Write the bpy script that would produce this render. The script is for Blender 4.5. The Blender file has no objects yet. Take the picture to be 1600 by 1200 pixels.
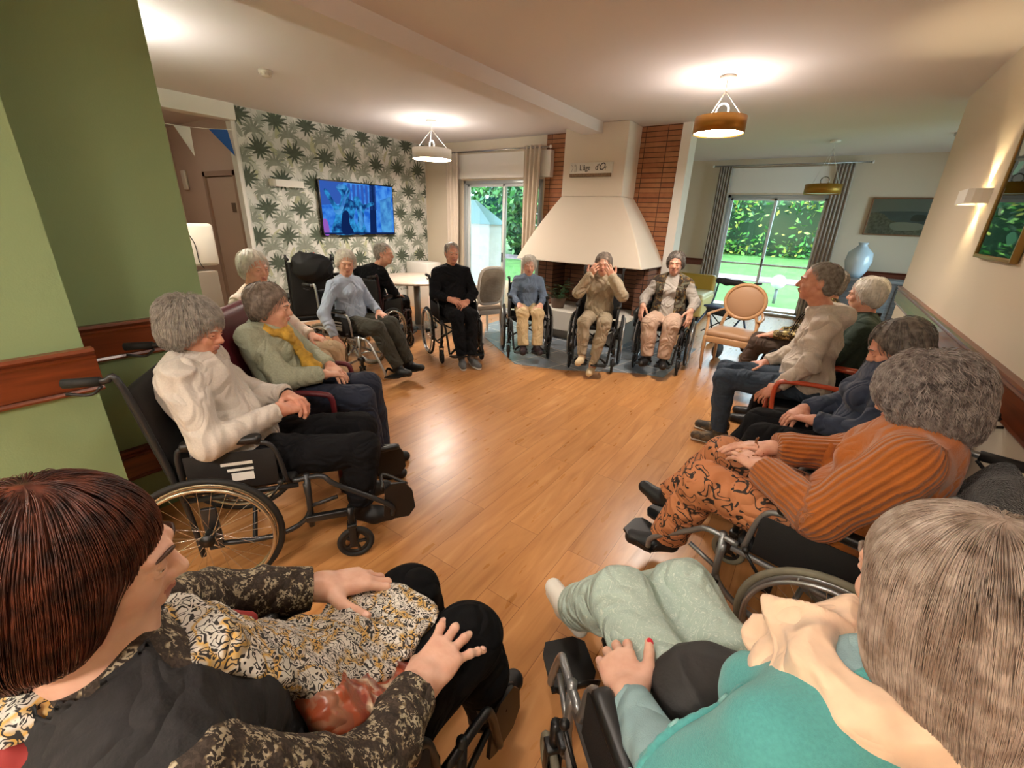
import bpy, bmesh, math, random
import numpy as np
from mathutils import Vector, Matrix

SC = bpy.context.scene
COL = SC.collection
PI = math.pi
random.seed(7); RNG = np.random.default_rng(7)

# ---------------------------------------------------------------- camera, world, light, exposure
cam_data = bpy.data.cameras.new('camera'); cam_data.sensor_fit = 'HORIZONTAL'
cam_data.sensor_width = 36.0; cam_data.lens = 36.0 * 672.6 / 1600.0
cam_data.clip_start = 0.02; cam_data.clip_end = 200
cam = bpy.data.objects.new('camera', cam_data); COL.objects.link(cam)
CR = Matrix(((0.8195209518768858, -0.23185442005361137, 0.5240505102911424),
             (0.5720007200618834, 0.2756746430193187, -0.7725403985843446),
             (0.034649468733156524, 0.9328703120465217, 0.35854204107570886)))
cam.matrix_world = Matrix.Translation((0, 0, 1.65)) @ CR.to_4x4()
SC.camera = cam

SC.view_settings.view_transform = 'Standard'; SC.view_settings.look = 'None'
SC.view_settings.exposure = 0.72; SC.view_settings.gamma = 1.0; SC.view_settings.use_curve_mapping = False

world = bpy.data.worlds.new('overcast_sky'); SC.world = world; world.use_nodes = True
wn = world.node_tree.nodes; wn.clear()
wo = wn.new('ShaderNodeOutputWorld'); wb = wn.new('ShaderNodeBackground')
wb.inputs[0].default_value = (0.72, 0.86, 1.0, 1); wb.inputs[1].default_value = 7.0
world.node_tree.links.new(wb.outputs[0], wo.inputs[0])

def lamp_light(name, kind, loc, power, color, size=0.1, rot=None, spot=None, **kw):
    d = bpy.data.lights.new(name, kind); d.energy = power; d.color = color
    if kind == 'AREA':
        d.shape = 'RECTANGLE'; d.size = size; d.size_y = kw.get('size_y', size)
    else:
        d.shadow_soft_size = size
    if kind == 'SPOT':
        d.spot_size = spot; d.spot_blend = 0.6
    o = bpy.data.objects.new(name, d); COL.objects.link(o); o.location = loc
    if rot: o.rotation_euler = rot
    return o
WARM = (1.0, 0.95, 0.90)
# daylight entering through the two glazed doors and the added side window
for px, pw, pr in (((-4.73, 6.58, 1.12), 1.66, (-PI/2, 0, 0)), ((-0.97, 10.26, 1.12), 1.70, (-PI/2, 0, 0)), ((2.98, 8.1, 1.2), 2.2, (0, PI/2, 0))):      # portals only guide sky sampling through the doors
    po = lamp_light('window_portal', 'AREA', px, 1, (1, 1, 1), pw, pr, size_y=2.2); po.data.cycles.is_portal = True

# ---------------------------------------------------------------- materials
def lin(c):
    if isinstance(c, str):
        c = c.lstrip('#'); c = tuple(int(c[i:i+2], 16)/255 for i in (0, 2, 4))
    return tuple((x/12.92 if x <= 0.04045 else ((x+0.055)/1.055)**2.4) for x in c) + (1,)
MATS = {}
def nt(name):
    m = bpy.data.materials.new(name); m.use_nodes = True
    t = m.node_tree; b = t.nodes['Principled BSDF']
    return m, t, b
def node(t, typ, **kw):
    n = t.nodes.new(typ)
    for k, v in kw.items():
        if isinstance(k, str) and hasattr(n, k): setattr(n, k, v)
    return n
def L(t, a, b): t.links.new(a, b)
def coords(t, scale=(1, 1, 1), rot=(0, 0, 0), kind='Object', loc=(0, 0, 0)):
    tc = t.nodes.new('ShaderNodeTexCoord'); mp = t.nodes.new('ShaderNodeMapping')
    mp.inputs['Scale'].default_value = scale; mp.inputs['Rotation'].default_value = rot; mp.inputs['Location'].default_value = loc
    L(t, tc.outputs[kind], mp.inputs[0]); return mp.outputs[0]
def ramp(t, stops, fac, interp='LINEAR'):
    r = t.nodes.new('ShaderNodeValToRGB'); r.color_ramp.interpolation = interp
    e = r.color_ramp.elements
    while len(e) > 1: e.remove(e[-1])
    e[0].position = stops[0][0]; e[0].color = stops[0][1]
    for p, c in stops[1:]:
        x = e.new(p); x.color = c
    L(t, fac, r.inputs[0]); return r.outputs[0]
def bump(t, b, h, strength=0.3, dist=0.01):
    n = t.nodes.new('ShaderNodeBump'); n.inputs['Strength'].default_value = strength; n.inputs['Distance'].default_value = dist
    L(t, h, n.inputs['Height']); L(t, n.outputs[0], b.inputs['Normal'])
def wrinkle(t, b, strength=0.42, scale=5.5, dist=0.035):
    n = t.nodes.new('ShaderNodeTexNoise'); n.inputs['Scale'].default_value = scale; n.inputs['Detail'].default_value = 1.5; n.inputs['Distortion'].default_value = 1.5
    L(t, coords(t), n.inputs['Vector']); s = node(t, 'ShaderNodeMath', operation='SUBTRACT'); L(t, n.outputs['Fac'], s.inputs[0]); s.inputs[1].default_value = 0.5
    a = node(t, 'ShaderNodeMath', operation='ABSOLUTE'); L(t, s.outputs[0], a.inputs[0])
    w = t.nodes.new('ShaderNodeBump'); w.inputs['Strength'].default_value = strength; w.inputs['Distance'].default_value = dist*6; L(t, a.outputs[0], w.inputs['Height'])
    old = b.inputs['Normal'].links
    if old: L(t, w.outputs[0], old[0].from_node.inputs['Normal'])
    else: L(t, w.outputs[0], b.inputs['Normal'])
def mat(name, col, rough=0.6, metal=0.0, var=0.0, vscale=8, bmp=0.0, bscale=60, sheen=0.0, coat=0.0, spec=None, sss=0.0, col2=None, emit=None, es=0.0, det=4, bdist=0.004):
    """procedural principled material: two-tone noise colour and noise bump"""
    if name in MATS: return MATS[name]
    m, t, b = nt(name); c = lin(col)
    b.inputs['Base Color'].default_value = c; b.inputs['Roughness'].default_value = rough; b.inputs['Metallic'].default_value = metal
    if sheen: b.inputs['Sheen Weight'].default_value = sheen
    if coat: b.inputs['Coat Weight'].default_value = coat; b.inputs['Coat Roughness'].default_value = 0.15
    if spec is not None: b.inputs['Specular IOR Level'].default_value = spec
    if sss: b.inputs['Subsurface Weight'].default_value = sss; b.inputs['Subsurface Radius'].default_value = (0.02, 0.008, 0.004); b.inputs['Subsurface Scale'].default_value = 0.3
    if emit: b.inputs['Emission Color'].default_value = lin(emit); b.inputs['Emission Strength'].default_value = es
    v = coords(t)
    if var or col2:
        n = t.nodes.new('ShaderNodeTexNoise'); n.inputs['Scale'].default_value = vscale; n.inputs['Detail'].default_value = det
        L(t, v, n.inputs['Vector'])
        if col2: a, z = lin(col2), c
        else: a = tuple(x*(1-var) for x in c[:3])+(1,); z = tuple(min(1, x*(1+var)) for x in c[:3])+(1,)
        L(t, ramp(t, [(0.32, a), (0.68, z)], n.outputs['Fac']), b.inputs['Base Color'])
    if bmp:
        n = t.nodes.new('ShaderNodeTexNoise'); n.inputs['Scale'].default_value = bscale; n.inputs['Detail'].default_value = 3
        L(t, v, n.inputs['Vector']); bump(t, b, n.outputs['Fac'], bmp, bdist)
    if name.startswith('cloth'): wrinkle(t, b)
    MATS[name] = m; return m

def mat_floor():
    m, t, b = nt('floor_planks'); v = coords(t, rot=(0, 0, PI/2))
    br = t.nodes.new('ShaderNodeTexBrick'); br.offset = 0.37; br.offset_frequency = 2
    for k, x in (('Scale', 1.0), ('Mortar Size', 0.0012), ('Mortar Smooth', 0.2), ('Bias', 0.0), ('Brick Width', 1.25), ('Row Height', 0.19)): br.inputs[k].default_value = x
    br.inputs['Color1'].default_value = (0, 0, 0, 1); br.inputs['Color2'].default_value = (1, 1, 1, 1); br.inputs['Mortar'].default_value = (0.5, 0.5, 0.5, 1)
    L(t, v, br.inputs['Vector'])
    # per-plank offset of the grain
    sc = node(t, 'ShaderNodeVectorMath', operation='SCALE'); L(t, br.outputs['Color'], sc.inputs[0]); sc.inputs['Scale'].default_value = 7.0
    ad = node(t, 'ShaderNodeVectorMath', operation='ADD'); L(t, v, ad.inputs[0]); L(t, sc.outputs[0], ad.inputs[1])
    mp = t.nodes.new('ShaderNodeMapping'); mp.inputs['Scale'].default_value = (0.7, 6, 1); L(t, ad.outputs[0], mp.inputs[0])
    n = t.nodes.new('ShaderNodeTexNoise'); n.inputs['Scale'].default_value = 2.2; n.inputs['Detail'].default_value = 6; n.inputs['Distortion'].default_value = 1.4; L(t, mp.outputs[0], n.inputs['Vector'])
    grain = ramp(t, [(0.25, lin('#a9713f')), (0.45, lin('#bb8450')), (0.6, lin('#c48d58')), (0.8, lin('#d2a06c'))], n.outputs['Fac'])
    hs = t.nodes.new('ShaderNodeMix'); hs.data_type = 'RGBA'; hs.blend_type = 'MULTIPLY'; hs.inputs[0].default_value = 1.0
    tone = ramp(t, [(0.0, (0.88, 0.86, 0.84, 1)), (1.0, (1.05, 1.04, 1.03, 1))], br.outputs['Color'])
    L(t, grain, hs.inputs[6]); L(t, tone, hs.inputs[7])
    h2 = t.nodes.new('ShaderNodeMix'); h2.data_type = 'RGBA'; h2.blend_type = 'MIX'
    L(t, br.outputs['Fac'], h2.inputs[0]); L(t, hs.outputs[2], h2.inputs[6]); h2.inputs[7].default_value = lin('#7a4a26')
    L(t, h2.outputs[2], b.inputs['Base Color'])
    b.inputs['Roughness'].default_value = 0.27; b.inputs['Specular IOR Level'].default_value = 0.5
    mp2 = coords(t, scale=(6, 1.5, 1)); n2 = t.nodes.new('ShaderNodeTexNoise'); n2.inputs['Scale'].default_value = 3; L(t, mp2, n2.inputs['Vector'])
    L(t, ramp(t, [(0.3, (0.27,)*3+(1,)), (0.75, (0.35,)*3+(1,))], n2.outputs['Fac']), b.inputs['Roughness'])
    bump(t, b, n.outputs['Fac'], 0.06, 0.002)
    return m
def mat_brick(name, c1, c2, mortar, scale=1.0, bw=0.29, rh=0.055, ms=0.006, offset=0.0, rot=(PI/2, 0, 0), rough=0.8):
    m, t, b = nt(name); v = coords(t, rot=rot)
    br = t.nodes.new('ShaderNodeTexBrick'); br.offset = offset
    for k, x in (('Scale', scale), ('Mortar Size', ms), ('Mortar Smooth', 0.1), ('Bias', 0.0), ('Brick Width', bw), ('Row Height', rh)): br.inputs[k].default_value = x
    br.inputs['Color1'].default_value = lin(c1); br.inputs['Color2'].default_value = lin(c2); br.inputs['Mortar'].default_value = lin(mortar)
    L(t, v, br.inputs['Vector'])
    n = t.nodes.new('ShaderNodeTexNoise'); n.inputs['Scale'].default_value = 14; n.inputs['Detail'].default_value = 5; L(t, v, n.inputs['Vector'])
    mx = t.nodes.new('ShaderNodeMix'); mx.data_type = 'RGBA'; mx.blend_type = 'MULTIPLY'; mx.inputs[0].default_value = 0.8
    L(t, br.outputs['Color'], mx.inputs[6]); L(t, ramp(t, [(0.2, (0.72, 0.7, 0.68, 1)), (0.8, (1.1, 1.1, 1.1, 1))], n.outputs['Fac']), mx.inputs[7])
    L(t, mx.outputs[2], b.inputs['Base Color']); b.inputs['Roughness'].default_value = rough
    inv = node(t, 'ShaderNodeMath', operation='SUBTRACT'); inv.inputs[0].default_value = 1; L(t, br.outputs['Fac'], inv.inputs[1])
    bump(t, b, inv.outputs[0], 0.8, 0.004)
    return m
def mat_wood(name, c1, c2, axis=1, rough=0.35, scale=6, coat=0.2):
    m, t, b = nt(name); s = [12, 12, 12]; s[axis] = 0.8
    v = coords(t, scale=tuple(s)); n = t.nodes.new('ShaderNodeTexNoise'); n.inputs['Scale'].default_value = scale*0.5; n.inputs['Detail'].default_value = 5; n.inputs['Distortion'].default_value = 0.6
    L(t, v, n.inputs['Vector']); L(t, ramp(t, [(0.3, lin(c1)), (0.7, lin(c2))], n.outputs['Fac']), b.inputs['Base Color'])
    b.inputs['Roughness'].default_value = rough; b.inputs['Coat Weight'].default_value = coat; bump(t, b, n.outputs['Fac'], 0.05, 0.002)
    MATS[name] = m; return m
def mat_glass(name, tint=(0.92, 0.98, 0.97, 1), refl=0.9):
    m = bpy.data.materials.new(name); m.use_nodes = True; t = m.node_tree; t.nodes.clear()
    o = t.nodes.new('ShaderNodeOutputMaterial'); mx = t.nodes.new('ShaderNodeMixShader'); f = t.nodes.new('ShaderNodeFresnel'); f.inputs[0].default_value = 1.45
    tr = t.nodes.new('ShaderNodeBsdfTransparent'); tr.inputs[0].default_value = tint; g = t.nodes.new('ShaderNodeBsdfGlossy'); g.inputs['Roughness'].default_value = 0.02
    L(t, f.outputs[0], mx.inputs[0]); L(t, tr.outputs[0], mx.inputs[1]); L(t, g.outputs[0], mx.inputs[2]); L(t, mx.outputs[0], o.inputs[0]); return m
def mat_emit(name, col, s, var=None, vs=8):
    if name in MATS: return MATS[name]
    m = bpy.data.materials.new(name); m.use_nodes = True; t = m.node_tree; t.nodes.clear()
    o = t.nodes.new('ShaderNodeOutputMaterial'); e = t.nodes.new('ShaderNodeEmission'); e.inputs[0].default_value = lin(col); e.inputs[1].default_value = s
    if var:
        v = coords(t); n = t.nodes.new('ShaderNodeTexNoise'); n.inputs['Scale'].default_value = vs; L(t, v, n.inputs['Vector'])
        L(t, ramp(t, [(0.35, lin(col)), (0.65, lin(var))], n.outputs['Fac']), e.inputs[0])
    L(t, e.outputs[0], o.inputs[0]); MATS[name] = m; return m
def mat_patch(name, base, cols, scale=60, thresh=0.5, rough=0.7, smooth=False, metal=0.0, detail=2.0, dist=0.0, bmp=0.0, sheen=0.0):
    """irregular patches of several colours (tweed, sequins, prints)"""
    m, t, b = nt(name); v = coords(t)
    n = t.nodes.new('ShaderNodeTexNoise'); n.inputs['Scale'].default_value = scale; n.inputs['Detail'].default_value = detail; n.inputs['Distortion'].default_value = dist
    L(t, v, n.inputs['Vector'])
    n2 = t.nodes.new('ShaderNodeTexNoise'); n2.inputs['Scale'].default_value = scale*0.35; L(t, v, n2.inputs['Vector'])
    st = [(0, lin(cols[0]))]
    for i, c in enumerate(cols[1:]): st.append((0.42+0.16*(i+1)/len(cols), lin(c)))
    pc = ramp(t, st, n2.outputs['Fac'], 'CONSTANT' if not smooth else 'LINEAR')
    mask = ramp(t, [(thresh-0.02, (0, 0, 0, 1)), (thresh+0.02, (1, 1, 1, 1))], n.outputs['Fac'])
    mx = t.nodes.new('ShaderNodeMix'); mx.data_type = 'RGBA'; L(t, mask, mx.inputs[0]); mx.inputs[6].default_value = lin(base); L(t, pc, mx.inputs[7])
    L(t, mx.outputs[2], b.inputs['Base Color']); b.inputs['Roughness'].default_value = rough; b.inputs['Metallic'].default_value = metal
    if sheen: b.inputs['Sheen Weight'].default_value = sheen
    if bmp: bump(t, b, n.outputs['Fac'], bmp, 0.003)
    if name.startswith('cloth'): wrinkle(t, b)
    MATS[name] = m; return m
def mat_squiggle(name, base, cols, scale=30, width=0.06, dist=1.5, rough=0.75, mult=5.0):
    """meandering line print: iso-lines of a noise field drawn over a base"""
    m, t, b = nt(name); v = coords(t)
    n = t.nodes.new('ShaderNodeTexNoise'); n.inputs['Scale'].default_value = scale; n.inputs['Detail'].default_value = 0.6; n.inputs['Distortion'].default_value = dist; L(t, v, n.inputs['Vector'])
    a = node(t, 'ShaderNodeMath', operation='MULTIPLY'); L(t, n.outputs['Fac'], a.inputs[0]); a.inputs[1].default_value = mult
    fr = node(t, 'ShaderNodeMath', operation='FRACT'); L(t, a.outputs[0], fr.inputs[0])
    s = node(t, 'ShaderNodeMath', operation='SUBTRACT'); L(t, fr.outputs[0], s.inputs[0]); s.inputs[1].default_value = 0.5
    ab = node(t, 'ShaderNodeMath', operation='ABSOLUTE'); L(t, s.outputs[0], ab.inputs[0])
    mask = ramp(t, [(width, (1, 1, 1, 1)), (width+0.03, (0, 0, 0, 1))], ab.outputs[0])
    n2 = t.nodes.new('ShaderNodeTexNoise'); n2.inputs['Scale'].default_value = scale*0.3; L(t, v, n2.inputs['Vector'])
    st = [(0, lin(cols[0]))]
    for i, c in enumerate(cols[1:]): st.append((0.40+0.2*(i+1)/len(cols), lin(c)))
    pc = ramp(t, st, n2.outputs['Fac'])
    mx = t.nodes.new('ShaderNodeMix'); mx.data_type = 'RGBA'; L(t, mask, mx.inputs[0]); mx.inputs[6].default_value = lin(base); L(t, pc, mx.inputs[7])
    L(t, mx.outputs[2], b.inputs['Base Color']); b.inputs['Roughness'].default_value = rough; wrinkle(t, b)
    MATS[name] = m; return m
def mat_knit(name, col, scale=900, rough=0.85, attr='rib', strength=0.5, dark=0.75):
    """ribbed knit: ribs follow a stored rib coordinate of the garment"""
    m, t, b = nt(name); a = t.nodes.new('ShaderNodeAttribute'); a.attribute_name = attr
    s = node(t, 'ShaderNodeMath', operation='SINE'); L(t, a.outputs['Fac'], s.inputs[0])
    n = t.nodes.new('ShaderNodeTexNoise'); n.inputs['Scale'].default_value = 160; L(t, coords(t), n.inputs['Vector'])
    ad = node(t, 'ShaderNodeMath', operation='MULTIPLY_ADD'); L(t, n.outputs['Fac'], ad.inputs[0]); ad.inputs[1].default_value = 0.8; L(t, s.outputs[0], ad.inputs[2])
    c = lin(col); L(t, ramp(t, [(0.0, tuple(x*dark for x in c[:3])+(1,)), (1.0, c)], ad.outputs[0]), b.inputs['Base Color'])
    b.inputs['Roughness'].default_value = rough; b.inputs['Sheen Weight'].default_value = 0.25
    bump(t, b, ad.outputs[0], strength, 0.004); MATS[name] = m; return m
def mat_hair(name, c1, c2, rough=0.45):
    if name in MATS: return MATS[name]
    m, t, b = nt(name); n = t.nodes.new('ShaderNodeTexNoise'); n.inputs['Scale'].default_value = 45; n.inputs['Detail'].default_value = 3
    L(t, coords(t), n.inputs['Vector']); L(t, ramp(t, [(0.35, lin(c1)), (0.65, lin(c2))], n.outputs['Fac']), b.inputs['Base Color'])
    b.inputs['Roughness'].default_value = rough; b.inputs['Specular IOR Level'].default_value = 0.35; MATS[name] = m; return m
# ---------------------------------------------------------------- mesh helpers
def link_mesh(name, V, F, mats, parent=None, mi=None, smooth=True, attrs=None):
    """V (n,3) float, F (m,k) int array or list of tuples"""
    me = bpy.data.meshes.new(name); V = np.asarray(V, dtype=np.float32)
    if isinstance(F, np.ndarray):
        k = F.shape[1]; me.vertices.add(len(V)); me.vertices.foreach_set('co', V.ravel())
        me.loops.add(F.size); me.loops.foreach_set('vertex_index', F.astype(np.int32).ravel())
        me.polygons.add(len(F)); me.polygons.foreach_set('loop_start', (np.arange(len(F))*k).astype(np.int32))
        try: me.polygons.foreach_set('loop_total', np.full(len(F), k, dtype=np.int32))
        except Exception: pass
        me.update(calc_edges=True)
    else:
        me.from_pydata([tuple(map(float, v)) for v in V], [], F); me.update()
    if not isinstance(mats, (list, tuple)): mats = [mats]
    for m in mats: me.materials.append(m)
    if mi is not None: me.polygons.foreach_set('material_index', np.asarray(mi, dtype=np.int32))
    if np.ndim(smooth) == 0: smooth = np.full(len(me.polygons), bool(smooth))
    me.polygons.foreach_set('use_smooth', np.asarray(smooth, dtype=bool))
    for an, av in (attrs or {}).items():
        a = me.attributes.new(an, 'FLOAT', 'POINT'); a.data.foreach_set('value', np.asarray(av, dtype=np.float32))
    me.update()
    o = bpy.data.objects.new(name, me); COL.objects.link(o)
    if parent is not None: o.parent = parent
    return o

class MB:
    def __init__(s): s.v = []; s.f = []; s.m = []; s.sm = []; s.M = Matrix.Identity(4)
    def add(s, vs, fs, mi=0, smooth=True):
        b = len(s.v); M = s.M
        s.v.extend([tuple(M @ Vector(v)) for v in vs]); s.f.extend([tuple(b+i for i in f) for f in fs])
        s.m.extend([mi]*len(fs)); s.sm.extend([smooth]*len(fs)); return s
    def box(s, c, d, bev=0.0, mi=0, rot=None, seg=2):
        bm = bmesh.new(); bmesh.ops.create_cube(bm, size=1); bmesh.ops.scale(bm, vec=d, verts=bm.verts)
        if bev: bmesh.ops.bevel(bm, geom=bm.edges[:], offset=min(bev, min(d)*0.49), segments=seg, profile=0.5, affect='EDGES')
        R = rot if rot is not None else Matrix.Identity(3)
        bm.verts.ensure_lookup_table()
        vs = [R @ v.co + Vector(c) for v in bm.verts]; fs = [[v.index for v in f.verts] for f in bm.faces]; bm.free()
        return s.add(vs, fs, mi, bool(bev))
    def hexa(s, p, mi=0):
        """eight corners: bottom ring 0-3, top ring 4-7"""
        return s.add(p, [(3, 2, 1, 0), (4, 5, 6, 7), (0, 1, 5, 4), (1, 2, 6, 5), (2, 3, 7, 6), (3, 0, 4, 7)], mi, False)
    def tube(s, pts, r, seg=10, closed=False, caps=True, mi=0, sq=1.0):
        pts = [Vector(p) for p in pts]; n = len(pts); rs = r if isinstance(r, (list, tuple)) else [r]*n
        T = []
        for i in range(n):
            a = pts[(i-1) % n] if (closed or i > 0) else pts[i]; b = pts[(i+1) % n] if (closed or i < n-1) else pts[i]
            T.append((b-a).normalized())
        up = Vector((0, 0, 1)) if abs(T[0].z) < 0.9 else Vector((1, 0, 0))
        x = T[0].cross(up).normalized(); vs = []; fs = []
        for i in range(n):
            x = (x - T[i]*x.dot(T[i])).normalized(); y = T[i].cross(x)
            for j in range(seg):
                a = 2*PI*j/seg; vs.append(pts[i] + x*(rs[i]*math.cos(a)) + y*(rs[i]*sq*math.sin(a)))
        for i in range(n if closed else n-1):
            for j in range(seg):
                a = i*seg+j; b = i*seg+(j+1) % seg; c = ((i+1) % n)*seg+(j+1) % seg; d = ((i+1) % n)*seg+j; fs.append((a, b, c, d))
        if caps and not closed: fs.append(tuple(range(seg))[::-1]); fs.append(tuple((n-1)*seg+j for j in range(seg)))
        return s.add(vs, fs, mi, True)
    def ring(s, c, ax, R, r, n=40, seg=8, mi=0, sq=1.0, a0=0, a1=None):
        ax = Vector(ax).normalized(); u = ax.orthogonal().normalized(); w = ax.cross(u); c = Vector(c)
        if a1 is None:
            return s.tube([c+u*(R*math.cos(2*PI*i/n))+w*(R*math.sin(2*PI*i/n)) for i in range(n)], r, seg, True, mi=mi, sq=sq)
        return s.tube([c+u*(R*math.cos(a0+(a1-a0)*i/n))+w*(R*math.sin(a0+(a1-a0)*i/n)) for i in range(n+1)], r, seg, mi=mi, sq=sq)
    def cyl(s, a, b, r, seg=16, mi=0, r2=None): return s.tube([a, b], [r, r if r2 is None else r2], seg, mi=mi)
    def lathe(s, prof, c=(0, 0, 0), ax=(0, 0, 1), seg=32, mi=0, closed=False):
        ax = Vector(ax).normalized(); u = ax.orthogonal().normalized(); w = ax.cross(u); c = Vector(c); n = len(prof); vs = []; fs = []
        for (r, h) in prof:
            for j in range(seg):
                a = 2*PI*j/seg; vs.append(c+ax*h+u*(r*math.cos(a))+w*(r*math.sin(a)))
        for i in range(n if closed else n-1):
            for j in range(seg):
                i2 = (i+1) % n; fs.append((i*seg+j, i*seg+(j+1) % seg, i2*seg+(j+1) % seg, i2*seg+j))
        return s.add(vs, fs, mi, True)
    def prism(s, poly, o, u, v, th, mi=0, smooth=False, bev=0.0):
        """2D polygon in frame (o,u,v), extruded along u x v by th"""
        o = Vector(o); u = Vector(u).normalized(); v = Vector(v).normalized(); w = u.cross(v)
        n = len(poly); vs = [o+u*p[0]+v*p[1] for p in poly] + [o+u*p[0]+v*p[1]+w*th for p in poly]
        fs = [tuple(range(n))[::-1], tuple(range(n, 2*n))] + [(i, (i+1) % n, n+(i+1) % n, n+i) for i in range(n)]
        return s.add(vs, fs, mi, smooth)
    def sphere(s, c, r, mi=0, seg=16, rings=10, R=None):
        r = (r, r, r) if not isinstance(r, (tuple, list)) else r; vs = []; fs = []; R = R or Matrix.Identity(3)
        for i in range(rings+1):
            th = PI*i/rings
            for j in range(seg):
                a = 2*PI*j/seg; vs.append(R @ Vector((r[0]*math.sin(th)*math.cos(a), r[1]*math.sin(th)*math.sin(a), r[2]*math.cos(th))) + Vector(c))
        for i in range(rings):
            for j in range(seg): fs.append((i*seg+j, (i+1)*seg+j, (i+1)*seg+(j+1) % seg, i*seg+(j+1) % seg))
        return s.add(vs, fs, mi, True)
    def build(s, name, mats, parent=None, sharp=False):
        o = link_mesh(name, np.array(s.v), s.f, mats, parent, s.m, s.sm)
        if sharp:
            md = o.modifiers.new('edge', 'EDGE_SPLIT'); md.split_angle = math.radians(35)
        return o

def spl(pts, n=6, closed=False):
    """Catmull-Rom smoothing of a poly-line"""
    P = [Vector(p) for p in pts]; m = len(P); out = []
    for i in range(m if closed else m-1):
        p0 = P[(i-1) % m] if (closed or i > 0) else P[i]*2-P[i+1]; p1 = P[i]; p2 = P[(i+1) % m]
        p3 = P[(i+2) % m] if (closed or i < m-2) else p2*2-p1
        for k in range(n):
            t = k/n; out.append(0.5*((2*p1)+(p2-p0)*t+(2*p0-5*p1+4*p2-p3)*t*t+(3*p1-p0-3*p2+p3)*t*t*t))
    if not closed: out.append(P[-1])
    return out

def tag(o, label=None, cat=None, group=None, kind=None):
    if label: o['label'] = label
    if cat: o['category'] = cat
    if group: o['group'] = group
    if kind: o['kind'] = kind
    return o
def empty(name, loc, rz=0, label=None, cat=None, group=None):
    o = bpy.data.objects.new(name, None); COL.objects.link(o); o.location = loc; o.rotation_euler = (0, 0, rz); o.empty_display_size = 0.1
    return tag(o, label, cat, group)
def heading(f): return math.atan2(-f[0], f[1])
def copy_tree(o, parent=None):
    c = o.copy(); COL.objects.link(c); c.parent = parent
    for ch in [x for x in bpy.data.objects if x.parent == o]: copy_tree(ch, c)
    return c

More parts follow.
